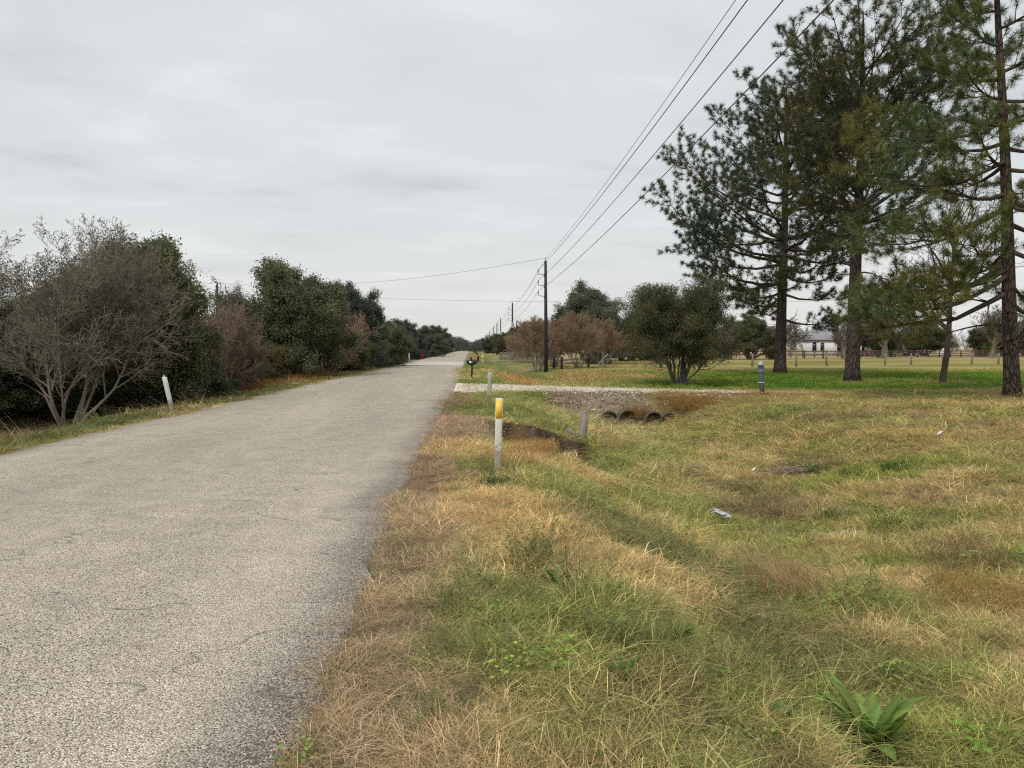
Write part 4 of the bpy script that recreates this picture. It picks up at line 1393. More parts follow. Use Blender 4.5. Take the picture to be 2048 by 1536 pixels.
def prism_post(name, w, d, h, mat, parent, chip=0.0, seed=0, top=0.0):
    """squared post with a slightly uneven top and softened corners"""
    mb = MB()
    rng = random.Random(seed)
    n = 6
    V, Q = [], []
    b = min(w, d) * 0.14
    ring = [(-w / 2 + b, -d / 2), (w / 2 - b, -d / 2), (w / 2, -d / 2 + b), (w / 2, d / 2 - b), (w / 2 - b, d / 2), (-w / 2 + b, d / 2), (-w / 2, d / 2 - b), (-w / 2, -d / 2 + b)]
    for i in range(n + 1):
        z = -0.25 + (h + 0.25) * i / n
        for k, (x, y) in enumerate(ring):
            zz = z + (rng.uniform(-chip, chip) + top * x / w if i == n else 0)
            V.append((x + rng.uniform(-1, 1) * 0.03 * w * (chip > 0), y + rng.uniform(-1, 1) * 0.03 * d * (chip > 0), zz))
    for i in range(n):
        for k in range(8):
            Q.append((i * 8 + k, i * 8 + (k + 1) % 8, i * 8 + 8 + (k + 1) % 8, i * 8 + 8 + k))
    m = len(V)
    V.append((0, 0, h + (rng.uniform(0, chip))))
    T = [(m, n * 8 + k, n * 8 + (k + 1) % 8) for k in range(8)]
    mb.add(V, Q, T)
    return mb.build(name, mat, parent)


def tilt(o, rx=0.0, ry=0.0, rz=0.0):
    o.rotation_euler = (R(rx), R(ry), R(rz))
    return o


def build_markers():
    # yellow banded road marker
    t = thing('marker_post', 'pale marker post with a wide yellow band at its top, nearest the camera', 'marker post', G(0.38, 10.45))
    t.rotation_euler = (R(-0.5), R(1.3), R(4))
    V, Q = [], []
    w, d, th = 0.098, 0.034, 0.012
    prof = [(-w / 2, d / 2), (-w / 2, 0.004), (-w / 2 + 0.006, -0.004), (-0.012, -0.010), (0.012, -0.010), (w / 2 - 0.006, -0.004), (w / 2, 0.004), (w / 2, d / 2),
            (w / 2 - th, d / 2), (w / 2 - th, 0.010), (0, 0.004), (-w / 2 + th, 0.010), (-w / 2 + th, d / 2)]
    n = len(prof)
    for z in (-0.3, 0.2, 0.6, 1.02):
        V += [(x, y, z) for x, y in prof]
    for i in range(3):
        Q += [(i * n + k, i * n + (k + 1) % n, (i + 1) * n + (k + 1) % n, (i + 1) * n + k) for k in range(n)]
    top = [(3 * n + a, 3 * n + b, 3 * n + c, 3 * n + e) for a, b, c, e in ((0, 1, 11, 12), (1, 2, 3, 11), (3, 4, 10, 11), (4, 5, 9, 10), (5, 6, 7, 9))]
    top[-1] = (3 * n + 5, 3 * n + 6, 3 * n + 7, 3 * n + 9)
    mk('post', V, [np.array(Q), np.array(top)], M['pale_plastic'], t)
    V, Q = [], []
    pf = [(-0.044, -0.0065), (-0.012, -0.0125), (0.012, -0.0125), (0.042, -0.0065)]
    for z in (0.735, 0.995):
        V += [(x, y, z) for x, y in pf]
        V += [(x, y + 0.002, z) for x, y in reversed(pf)]
    Q = [(k, (k + 1) % 8, 8 + (k + 1) % 8, 8 + k) for k in range(8)] + [(8, 9, 14, 15), (9, 10, 13, 14), (10, 11, 12, 13), (7, 6, 1, 0), (6, 5, 2, 1), (5, 4, 3, 2)]
    mk('reflector_band', V, np.array(Q), M['yellow_sheet'], t)
    # greenish weathered wooden marker behind it
    t = thing('marker_post', 'weathered greyish wooden marker post standing just before the gravel drive', 'marker post', G(0.55, 22.4))
    t.rotation_euler = (R(1), R(2.0), R(8))
    prism_post('post', 0.115, 0.075, 0.99, M['marker_wood'], t, 0.008, 4, 0.02)
    # leaning white post across the road
    t = thing('marker_post', 'white wooden marker post leaning left with a splintered top, across the road', 'marker post', G(-7.70, 20.1))
    t.rotation_euler = (R(3), R(-10.5), R(6))
    prism_post('post', 0.105, 0.085, 0.93, M['white_wood'], t, 0.03, 7)
    MB().add([(-.02, -.02, 0.92), (.02, -.02, 0.92), (.02, .02, 0.92), (-.02, .02, 0.92), (-0.012, 0, 1.0)], [(3, 2, 1, 0)], [(0, 1, 4), (1, 2, 4), (2, 3, 4), (3, 0, 4)]).build('splinter', M['white_wood'], t)
    g = 'white marker posts by the concrete slab'
    for i, (x, y, h, lx, lab) in enumerate(((-6.55 - .75, 68.3, .98, -11, 'white marker post leaning most, leftmost of the distant four by the slab'),
                                            (-7.45, 78, 1.0, 1, 'upright white marker post, second of the distant four by the slab'),
                                            (-7.55, 86, 1.0, -3, 'thin white marker post, third of the distant four by the slab'),
                                            (-7.25, 92, 1.05, -5, 'white marker post nearest the road, rightmost of the distant four by the slab'))):
        t = thing('marker_post', lab, 'marker post', G(x, y), 0, g)
        t.rotation_euler = (0, R(lx), 0)
        prism_post('post', 0.13, 0.11, h, M['white_wood'], t, 0.01, 20 + i)
    t = thing('marker_post', 'yellow marker post on the right verge far past the mailbox', 'marker post', G(1.55, 92))
    t.rotation_euler = (0, R(-1.5), 0)
    prism_post('post', 0.13, 0.10, 1.05, M['yellow_paint'], t, 0.0, 31)
    MB().box((0, -0.06, 0.80), (0.24, 0.02, 0.3)).build('marker_plate', M['yellow_paint'], t)
    # split stub post at the ditch edge, with a broken board against it
    t = thing('stub_post', 'short split grey wooden post leaning right at the edge of the hole', 'post', G(2.6, 17.75))
    t.rotation_euler = (R(-4), R(13), R(15))
    prism_post('post', 0.15, 0.11, 0.66, M['grey_wood'], t, 0.035, 9, -0.05)
    prism_post('split_piece', 0.05, 0.08, 0.40, M['grey_wood'], t, 0.03, 10).location = (0.10, 0.01, -0.02)
    t = thing('broken_board', 'broken pale board end leaning against the split grey post', 'board', (2.42, 17.6, tz(2.42, 17.6) + 0.16))
    t.rotation_euler = (R(8), R(-62), R(10))
    MB().box((0, 0, 0.0), (0.09, 0.03, 0.42), bev=0.006).build('board', M['grey_wood'], t)


def build_mailboxes():
    t = thing('mailbox', 'black plastic mailbox with white number stickers on a black post', 'mailbox', G(0.10, 41.2))
    MB().box((0, 0, 0.33), (0.105, 0.105, 1.1), bev=0.012).build('post', M['black_plastic'], t)
    # body: long axis across the road, arched top
    V, Q = [], []
    n = 14
    prof = [(-0.13, 0.0), (0.13, 0.0)] + [(0.135 * math.cos(a), 0.14 + 0.10 * math.sin(a)) for a in np.linspace(0, math.pi, n)]
    m = len(prof)
    secs = [(-0.275, .97), (-0.262, 1.0), (-0.225, 1.0), (-0.222, .965), (0.20, .965), (0.27, .93)]
    for x, k in secs:
        V += [(x, y * k, 0.815 + (z - 0.1) * k + 0.1) for y, z in prof]
    for i in range(len(secs) - 1):
        Q += [(i * m + k, i * m + (k + 1) % m, (i + 1) * m + (k + 1) % m, (i + 1) * m + k) for k in range(m)]
    T = []
    for s, fl in ((0, 1), (len(secs) - 1, 0)):
        c = len(V)
        V.append((secs[s][0], 0, 0.93))
        T += [((c, s * m + (k + 1) % m, s * m + k) if fl else (c, s * m + k, s * m + (k + 1) % m)) for k in range(m)]
    b = MB().add(V, Q, T).build('mailbox_body', M['black_plastic'], t)
    MB().box((0, 0, 0.79), (0.30, 0.16, 0.05), bev=0.01).build('saddle', M['black_plastic'], t)
    MB().box((-0.10, -0.1345, 0.955), (0.13, 0.006, 0.05)).box((-0.055, -0.1365, 0.905), (0.17, 0.004, 0.065)).build('number_sticker', M['sticker'], t)
    MB().box((-0.285, 0, 0.955), (0.02, 0.06, 0.03), bev=0.004).build('door_handle', M['black_plastic'], t)
    MB().box((-0.02, 0.145, 0.93), (0.20, 0.012, 0.035)).box((0.075, 0.145, 0.94), (0.06, 0.012, 0.07)).build('flag', M['red_plastic'], t)
    # farther mailbox on a painted post between two red bins
    t = thing('mailbox', 'far black mailbox on an orange painted post between red bins', 'mailbox', G(0.62, 96))
    MB().box((0, 0, 0.45), (0.16, 0.16, 1.25), bev=0.015).box((0.19, 0, 0.30), (0.13, 0.13, 0.95), bev=0.01).build('post', M['orange_paint'], t)
    MB().tube([(0.02, -.28, 1.27), (0.02, .28, 1.27)], [0.17, 0.17], 14).build('mailbox_body', M['black_plastic'], t)
    MB().box((0.26, 0, 1.02), (0.24, 0.5, 0.28), bev=0.04).build('parcel_box', M['black_plastic'], t)

    def bin_(name, label, loc, rz, s):
        t = thing(name, label, 'bin', loc, R(rz))
        mb = MB()
        V, Q = [], []
        lv = [(0.0, .20), (0.08, .235), (0.85, .30), (0.92, .315), (0.93, .29)]
        for z, r in lv:
            for k in range(12):
                a = k * math.pi / 6 + math.pi / 12
                x, y = math.cos(a), math.sin(a)
                q = r * 1.06 / max(abs(x), abs(y)) * 0.5 + r * 0.5
                V.append((x * q * s, y * q * s, z * s))
        for i in range(len(lv) - 1):
            Q += [(i * 12 + k, i * 12 + (k + 1) % 12, i * 12 + 12 + (k + 1) % 12, i * 12 + 12 + k) for k in range(12)]
        mb.add(V, Q).build('bin_body', M['red_plastic'], t)
        MB().box((0, -0.02 * s, 0.975 * s), (0.64 * s, 0.66 * s, 0.07 * s), bev=0.025).build('lid', M['red_plastic'], t)
        MB().cyl((-0.26 * s, 0.31 * s, 0.92 * s), (0.26 * s, 0.31 * s, 0.92 * s), 0.018).build('handle', M['black_plastic'], t)
        for sx in (-1, 1):
            MB().cyl((sx * 0.25 * s, 0.25 * s, 0.10 * s), (sx * 0.31 * s, 0.25 * s, 0.10 * s), 0.10 * s, n=12).build('wheel', M['tyre'], t)
        return t
    bin_('wheeled_bin', 'red wheeled bin on the left verge by the far driveway', (-7.15, 114, 0.0), 200, .70)
    bin_('wheeled_bin', 'red wheeled bin left of the far mailbox, its lid to the road', G(0.12, 97.5), 170, .55)
    bin_('wheeled_bin', 'dark red wheeled bin right of the far mailbox', G(0.98, 97.2), 190, .70)


def insulator(parent, x, y, z, h=0.30):
    MB().lathe([(0.0, -0.02), (.02, 0), (.02, h * .35), (.055, h * .4), (.05, h * .5), (.03, h * .55), (.06, h * .62), (.055, h * .72), (.03, h * .78), (.05, h * .86), (.03, h), (0, h)], (x, y, z), 10).build('insulator', M['insulator'], parent, smooth=True)


POLES = []


def utility_pole(x, y, H, label, group, arms=True, transformer=False, lean=0.0, side=-1):
    t = thing('utility_pole', label, 'utility pole', G(x, y), 0, group)
    t.rotation_euler = (0, R(lean), 0)
    mb = MB().tube([(0, 0, -0.4), (0, 0, H * 0.5), (0, 0, H)], [0.165, 0.135, 0.105], 12)
    mb.build('pole', M['pole_wood'], t, smooth=True)
    att = []
    if arms:
        cap = MB().cyl((0, 0, H), (0, 0, H + 0.10), 0.03, n=8).build('pole_top_pin', M['insulator'], t)
        insulator(cap, 0, 0, H + 0.08, 0.2)
        att.append((x, y, G(x, y)[2] + H + 0.27))
        for k, dz in enumerate((1.12, 2.0, 2.85)):
            z = H - dz
            b = MB().tube([(side * 0.10, 0, z), (side * 0.30, 0, z + 0.03), (side * 0.62, 0, z + 0.06)], 0.028, 6).box((side * 0.13, 0, z), (0.04, 0.09, 0.3)).build('bracket', M['insulator'], t)
            insulator(b, side * 0.60, 0, z + 0.08, 0.40)
            att.append((x + side * 0.60, y, G(x, y)[2] + z + 0.49))
    if transformer:
        tr = MB().lathe([(0, 0), (.20, 0.01), (.21, .05), (.21, .72), (.22, .74), (.20, .80), (.06, .84), (0, .84)], (0.02, -0.38, H * 0.56), 14).build('transformer', M['pale_metal'], t, smooth=True)
        MB().lathe([(.03, 0), (.05, .06), (.03, .1), (.05, .15), (.02, .22), (0, .22)], (0.02, -0.38, H * 0.56 + .82), 8).build('bushing', M['insulator'], tr, smooth=True)
        MB().box((0.0, -0.14, H * 0.56 + .4), (0.1, 0.12, 0.5)).build('mount', M['insulator'], t)
    POLES.append(att)
    return t


def build_poles():
    g = 'utility poles along the right of the road'
    utility_pole(6.2, 61.8, 9.0, 'tall dark utility pole with three side brackets, nearest on the right', g, lean=-0.4)
    utility_pole(6.75, 121, 9.0, 'second utility pole on the right, carrying a grey transformer', g, True, True)
    utility_pole(7.3, 181, 8.9, 'third utility pole on the right, carrying a small transformer', g, True, True)
    utility_pole(7.7, 248, 9.0, 'fourth utility pole on the right, thin with distance', g)
    utility_pole(8.1, 312, 9.0, 'fifth utility pole on the right, thin with distance', g)
    utility_pole(8.3, 372, 9.0, 'sixth utility pole on the right, thin with distance', g)
    utility_pole(8.7, 434, 9.0, 'farthest visible utility pole on the right', g)
    main = POLES[:]
    utility_pole(7.25, 205, 8.6, 'bare topped pole close beside the third utility pole', g, False)
    utility_pole(9.2, 150, 7.2, 'short bare pole behind the brown crape myrtles', g, False)
    utility_pole(-29.5, 91, 9.3, 'lone dark utility pole above the red thicket left of the road', None, False)
    p = C.objects.get('utility_pole.009')
    p.children[0].scale = (1.35, 1.35, 1)
    for dz in (0.9,):
        b = MB().box((0, -0.14, 8.0), (1.6, 0.09, 0.11)).build('crossarm', M['pole_wood'], p)
        insulator(b, -0.7, -0.14, 8.05, 0.28)
        insulator(b, 0.7, -0.14, 8.05, 0.28)
    insulator(p, 0.0, 0.0, 9.28, 0.25)
    near = [((5.55, 5.2, 5.8, 5.55)[i], 2.5, a[2] + (.6, .6, 1.4, 1.0)[i]) for i, a in enumerate(main[0])]
    chain = [near] + main

    def span(a, b, sag, n=22):
        t = np.linspace(0, 1, n)[:, None]
        P = np.array(a)[None] * (1 - t) + np.array(b)[None] * t
        P[:, 2] -= sag * 4 * (t * (1 - t))[:, 0]
        return P
    names = ('thin topmost wire of the roadside power line', 'upper of the three bracket wires of the roadside power line',
             'middle of the three bracket wires of the roadside power line', 'lowest wire of the roadside power line')
    for w in range(4):
        P = np.vstack([span(chain[k][w], chain[k + 1][w], 0.5 if k == 0 else 0.85)[(1 if k else 0):] for k in range(len(chain) - 1)])
        o = MB().tube(P, 0.0085 if w == 0 else 0.0125, 5).build('power_line', M['wire'], None)
        tag(o, names[w], 'power line', 'roadside power line wires')
    x = G(-29.5, 91)[2]
    for (a, b, sag, lab) in (((-29.5, 91, x + 9.55), main[0][0], 1.1, 'wire sagging across the road from the left pole to the nearest right pole'),
                             ((-28.8, 90.9, x + 8.35), (118, 84, 11.0), 2.3, 'long lower wire crossing behind the pines and over the road'),
                             ((-30.2, 90.9, x + 8.35), (-110, 100, 8.6), 1.2, 'lower wire running left from the lone pole'),
                             ((-29.5, 91, x + 9.55), (-110, 101, 9.4), 1.2, 'upper wire running left from the lone pole'),
                             ((-9, 330, 8.4), (9.0, 330, 8.9), 0.35, 'far wire crossing above the road end')):
        o = MB().tube(span(a, b, sag, 40), 0.011, 5).build('power_line', M['wire'], None)
        tag(o, lab, 'power line', 'wires crossing the road')
    pole = utility_pole(118, 84, 11.0, 'utility pole beyond the right picture edge', None, False) if False else None


def build_right_things():
    # black post under the bush
    t = thing('bollard', 'black round post leaning slightly left under the olive bush', 'post', G(9.85, 34.3))
    t.rotation_euler = (R(1), R(-5), 0)
    MB().lathe([(0.0, -0.3), (.115, -0.3), (.115, 0.28), (.108, 0.30), (.105, 0.98), (.10, 1.06), (.07, 1.09), (0, 1.10)], n=14).build('post', M['black_post'], t, smooth=True)
    MB().cyl((-0.10, -0.02, 0.83), (-0.19, -0.03, 0.84), 0.022).build('hook', M['black_post'], t)
    # grey-blue capped vent pipe
    t = thing('vent_pipe', 'blue grey capped pipe post with collar bands at the lawn edge', 'pipe post', G(11.05, 28.2))
    t.rotation_euler = (0, R(-3.5), 0)
    MB().lathe([(0, -0.35), (.088, -0.35), (.088, 0.92), (.084, 0.94), (0, 0.94)], n=16).build('pipe', M['blue_grey_pipe'], t, smooth=True)
    MB().lathe([(.086, .40), (.112, .405), (.112, .445), (.086, .45)], n=16).build('collar', M['pale_metal'], t, smooth=True)
    for a in (0.3, 2.7):
        MB().cyl((.105 * math.cos(a), .105 * math.sin(a), .425), (.15 * math.cos(a), .15 * math.sin(a), .43), .02, n=6).build('bolt', M['pale_metal'], t)
    MB().lathe([(.086, .80), (.118, .805), (.118, .84), (.106, .845), (.106, 1.06), (.118, 1.065), (.118, 1.10), (.09, 1.10)], n=16).build('cap_sleeve', M['blue_grey_pipe'], t, smooth=True)
    MB().lathe([(.10, 1.095), (.098, 1.14), (.085, 1.19), (.055, 1.225), (0, 1.238)], n=16).build('dome_cap', M['pale_metal'], t, smooth=True)
    # post and rail beside the brown myrtles
    t = thing('post_and_rail', 'low post and rail of dark stained timber with one grey rail', 'railing', G(7.75, 64.5))
    dk = mottled('stained_wood', (0.055, 0.030, 0.026), (0.10, 0.06, 0.05), 4, 0.8, 0.3, (6, 6, 0.8))
    for i, (x, y, h) in enumerate(((0.05, 0, 1.0), (-0.45, 1.4, .95), (3.45, 7.0, 1.35))):
        p = MB().box((x, y, h / 2 - 0.1), (0.19, 0.19, h + 0.2), bev=0.015).build('post', dk, t)
        if i == 2:
            MB().box((x, y, h + 0.05), (0.23, 0.23, 0.09), bev=0.02).build('post_cap', M['pale_metal'], p)
    a, b = np.array((0.15, 0.15, 0.72)), np.array((3.36, 6.85, 0.86))
    MB().tube([a, b], [.075, .075], 8).build('rail', M['grey_wood'], t)
    a, b = np.array((-0.4, 1.32, 0.62)), np.array((-0.02, 0.1, 0.70))
    MB().tube([a, b], [.06, .06], 8).build('rail', M['grey_wood'], t)
    # pale stick propped in the grass
    t = thing('leaning_pole', 'long white pole leaning at a slant on the lawn by the crape myrtle', 'pole', G(12.4, 74.5))
    o = MB().tube([(0, 0, -0.02), (1.5, 1.5, 1.22)], [.045, .04], 8).build('pole', M['white_paint'], t)
    t = thing('support_post', 'white topped dark post behind the post and rail', 'post', G(8.75, 72))
    MB().cyl((0, 0, -.2), (0, 0, .95), .09, n=10).build('post', dk, t)
    MB().cyl((0, 0, .952), (0, 0, 1.15), .10, n=10).build('cap', M['white_paint'], t)
    # weathered fence along the myrtles, seen almost end on
    t = thing('rail_fence', 'weathered grey post and rail fence along the right verge behind the crape myrtles', 'fence', G(5.2, 133))
    rng = random.Random(5)
    x0, y0, x1, y1 = 5.2, 133.0, 8.3, 72.0
    n = 30
    me = rr = None
    ln = math.hypot(x1 - x0, y1 - y0) / (n - 1)
    for k in range(n):
        u = k / (n - 1)
        if me is None:
            o = me = MB().box((0, 0, .5), (.13, .13, 1.5), bev=.012).build('post', M['post_wood'], t)
        else:
            o = me.copy()
            C.objects.link(o)
            o.parent = t
        px, py = (x1 - x0) * u, (y1 - y0) * u
        dz = tz(x0 + px, y0 + py) - tz(x0, y0)
        o.location = (px, py, dz)
        o.rotation_euler = (R(rng.uniform(-3, 3)), R(rng.uniform(-3, 3)), 0)
        if k < n - 1:
            for h in (.45, 1.05):
                if rr is None:
                    q = rr = MB().box((ln / 2, -.09, 0), (ln - .01, .04, .11)).build('rail', M['post_wood'], t)
                else:
                    q = rr.copy()
                    C.objects.link(q)
                    q.parent = t
                q.location = (px, py, dz + h + rng.uniform(-.02, .02))
                q.rotation_euler = (0, 0, math.atan2(y1 - y0, x1 - x0))
    # wire fence across the pasture
    t = thing('wire_fence', 'pasture fence of single grey posts joined by thin wires', 'fence', G(18, 71))
    pts = [(18.0, 71.0), (22.5, 71.6), (27.2, 72.0), (31.8, 72.6), (36.6, 76.2), (41.0, 79.6), (45.5, 81.1), (48.4, 81.0), (52.8, 82.2), (56.8, 83.2), (59.8, 83.0), (64.5, 84), (69, 85)]
    src = None
    for k, (x, y) in enumerate(pts):
        if src is None:
            o = src = MB().tube([(0, 0, -.3), (0, 0, 1.16), (0, 0, 1.2)], [.115, .105, .07], 8).build('post', M['post_wood'], t)
        else:
            o = src.copy()
            C.objects.link(o)
            o.parent = t
        o.location = (x - 18, y - 71, tz(x, y) - tz(18, 71))
        o.rotation_euler = (R(rng.uniform(-3, 3)), R(rng.uniform(-4, 4)), rng.uniform(0, 3))
        o.scale = (1, 1, rng.uniform(.9, 1.08))
    for z in (0.45, 0.75, 1.05):
        P = [(x - 18, y - 71, tz(x, y) - tz(18, 71) + z) for x, y in pts]
        MB().tube(P, 0.009, 4).build('wire', M['wire'], t)
    # dark board fence farther out
    t = thing('board_fence', 'dark three rail board fence along the far side of the pasture', 'fence', G(58, 146))
    psrc = rsrc = None
    P = [(58 + 2.6 * k, 146 + 0.42 * k) for k in range(34)]
    for k, (x, y) in enumerate(P):
        z = tz(x, y) - tz(58, 146)
        if psrc is None:
            o = psrc = MB().box((0, 0, .65), (.20, .20, 1.5)).build('post', M['fence_wood'], t)
        else:
            o = psrc.copy()
            C.objects.link(o)
            o.parent = t
        o.location = (x - 58, y - 146, z)
        if k < len(P) - 1 and k > 8:
            for h in (.35, .80, 1.25):
                if rsrc is None:
                    q = rsrc = MB().box((1.317, -0.13, 0), (2.60, .045, .17)).build('rail', M['fence_wood'], t)
                else:
                    q = rsrc.copy()
                    C.objects.link(q)
                    q.parent = t
                q.location = (x - 58, y - 146, z + h)
                q.rotation_euler = (0, 0, math.atan2(.42, 2.6))
        elif k < len(P) - 1:
            q = MB().box((1.317, -0.13, 0), (2.60, .045, .14)).build('rail', M['fence_wood'], t)
            q.location = (x - 58, y - 146, z + 1.2)
            q.rotation_euler = (0, 0, math.atan2(.42, 2.6))
    # nearer post and wire fence left of the house view
    t = thing('paddock_fence', 'grey post and rail paddock fence in front of the white house', 'fence', G(44, 128))
    src = None
    for k in range(9):
        if src is None:
            o = src = MB().box((0, 0, .65), (.22, .22, 1.6)).build('post', M['fence_wood'], t)
        else:
            o = src.copy()
            C.objects.link(o)
            o.parent = t
        o.location = (k * 3.6, k * .5, 0)
        if k < 8:
            for h in (.7, 1.25):
                q = MB().box((1.8, -.13, 0), (3.6, .05, .15)).build('rail', M['fence_wood'], t)
                q.location = (k * 3.6, k * .5, h)
                q.rotation_euler = (0, 0, math.atan2(.5, 3.6))


def build_house():
    t = thing('house', 'white house with a grey gabled roof, dormers and a porch across the pasture', 'house', (98.0, 190, -0.2), R(-24))
    t.scale = (1.32, 1.32, 1.32)
    W, D, E, RD = 18.0, 9.0, 3.1, 7.4
    x0 = -W / 2
    mb = MB().box((0, 0, E / 2), (W, D, E))
    mb.add([(-W / 2, -D / 2, E), (-W / 2, D / 2, E), (-W / 2 + 3.4, 0, RD - .2), (W / 2, -D / 2, E), (W / 2, D / 2, E), (W / 2 - 3.4, 0, RD - .2)], (), [(0, 2, 1), (3, 4, 5)])
    mb.build('wall', M['white_paint'], t)
    o = .45
    V = [(-W / 2 - o, -D / 2 - o, E - .15), (W / 2 + o, -D / 2 - o, E - .15), (W / 2 + o, D / 2 + o, E - .15), (-W / 2 - o, D / 2 + o, E - .15), (-W / 2 + 3.6, 0, RD), (W / 2 - 3.6, 0, RD)]
    V += [(x, y, z + .18) for x, y, z in V]
    Q = [(0, 1, 5, 4), (2, 3, 4, 5), (6, 10, 11, 7), (8, 11, 10, 9), (0, 6, 7, 1), (2, 8, 9, 3), (1, 7, 8, 2), (3, 9, 6, 0)]
    T = [(1, 2, 5), (3, 0, 4), (7, 11, 8), (9, 10, 6)]
    MB().add(V, Q, T).build('roof', M['roof'], t)
    for x in (-3.1, -0.2, 2.9):
        d = MB().box((x, -2.9, 5.05), (1.5, 2.4, 1.7)).build('dormer', M['white_paint'], t)
        MB().add([(x - .95, -4.25, 5.85), (x + .95, -4.25, 5.85), (x, -4.25, 6.6), (x - .95, -1.4, 5.85), (x + .95, -1.4, 5.85), (x, -1.2, 6.6)], [(0, 2, 5, 3), (2, 1, 4, 5), (0, 3, 4, 1)], [(0, 1, 2), (3, 5, 4)]).build('dormer_roof', M['roof'], d)
        MB().box((x, -4.12, 5.05), (.7, .06, 1.1)).build('window', M['glass_dark'], d)
    for x, w, h, z in ((-7.0, .7, 1.7, 1.75), (-5.6, .6, 1.5, 1.75), (7.6, .9, 1.7, 1.7), (5.9, .9, 1.7, 1.7), (-2.6, .9, 1.7, 1.6), (1.4, .9, 1.7, 1.6)):
        f = MB().box((x, -D / 2 - .03, z), (w + .25, .06, h + .25)).build('window_frame', M['white_paint'], t)
        MB().box((x, -D / 2 - .075, z), (w, .04, h)).build('pane', M['glass_dark'], f)
    MB().box((1.0, -D / 2 - 1.3, 3.0), (9.0, 2.5, .22)).build('porch_roof', M['roof'], t)
    MB().box((1.0, -D / 2 - 1.3, .18), (9.2, 2.6, .36)).build('porch_floor', M['old_concrete'], t)
    for k in range(5):
        MB().box((-3.2 + 2.1 * k, -D / 2 - 2.4, 1.62), (.26, .26, 2.5)).build('porch_column', M['white_paint'], t)
    d = MB().box((0.1, -D / 2 - .04, 1.35), (1.0, .08, 2.1)).build('door', M['glass_dark'], t)
    # white tank near the house
    t = thing('storage_tank', 'white rounded tank right of the white house', 'tank', (118, 184, -0.15), R(10))
    MB().lathe([(0, 0), (1.2, 0), (1.35, .25), (1.35, 1.2), (1.15, 1.65), (.6, 1.9), (0, 1.95)], n=18).build('tank_body', M['white_paint'], t, smooth=True)
    MB().lathe([(.3, 1.9), (.3, 2.02), (0, 2.05)], n=10).build('lid', M['white_paint'], t)
    # small red mower by the porch
    t = thing('riding_mower', 'small red riding mower parked before the house porch', 'mower', (88.5, 166, -0.15), R(70))
    MB().box((0, 0, .55), (1.1, .7, .4), bev=.08).box((.65, 0, .70), (.6, .6, .45), bev=.08).build('mower_body', M['red_plastic'], t)
    MB().box((-.35, 0, .95), (.5, .5, .12), bev=.03).box((-.58, 0, 1.2), (.1, .5, .5), bev=.03).build('seat', M['black_plastic'], t)
    for x, r in ((-.4, .36), (.75, .26)):
        for sy in (-1, 1):
            MB().cyl((x, sy * .36, r), (x, sy * .6, r), r, n=14).build('wheel', M['tyre'], t)
    # dark vehicle under the trees behind the myrtles
    t = thing('parked_truck', 'dark pickup parked behind the crape myrtles near the pale shed', 'truck', (19.6, 104, -0.15), R(10))
    mb = MB().box((0, 0, .75), (5.2, 1.9, .65), bev=.12)
    V = [(-1.2, -.85, 1.07), (1.4, -.85, 1.07), (1.4, .85, 1.07), (-1.2, .85, 1.07), (-.75, -.72, 1.75), (.75, -.72, 1.75), (.75, .72, 1.75), (-.75, .72, 1.75)]
    mb.add(V, [(0, 1, 5, 4), (1, 2, 6, 5), (2, 3, 7, 6), (3, 0, 4, 7), (4, 5, 6, 7)])
    mb.build('body', M['car_paint'], t)
    MB().add([(-1.0, -.835, 1.15), (1.2, -.835, 1.15), (.7, -.765, 1.65), (-.7, -.765, 1.65)], [(0, 1, 2, 3)]).build('window', M['glass_dark'], t)
    for x in (-1.65, 1.6):
        for sy in (-1, 1):
            w = MB().cyl((x, sy * .78, .38), (x, sy * 1.0, .38), .38, n=16).build('wheel', M['tyre'], t)
            MB().cyl((x, sy * 1.0, .38), (x, sy * 1.02, .38), .2, n=12).build('rim', M['pale_metal'], w)
    t = thing('shed', 'small pale shed behind the crape myrtles beside the dark pickup', 'shed', (17.3, 110, -0.15), R(5))
    MB().box((0, 0, 1.1), (2.2, 2.4, 2.2)).build('wall', M['old_concrete'], t)
    MB().box((0, 0, 2.28), (2.6, 2.8, .14)).build('roof', M['roof'], t)
    MB().box((.3, -1.215, .95), (.9, .03, 1.8)).build('door', M['white_paint'], t)


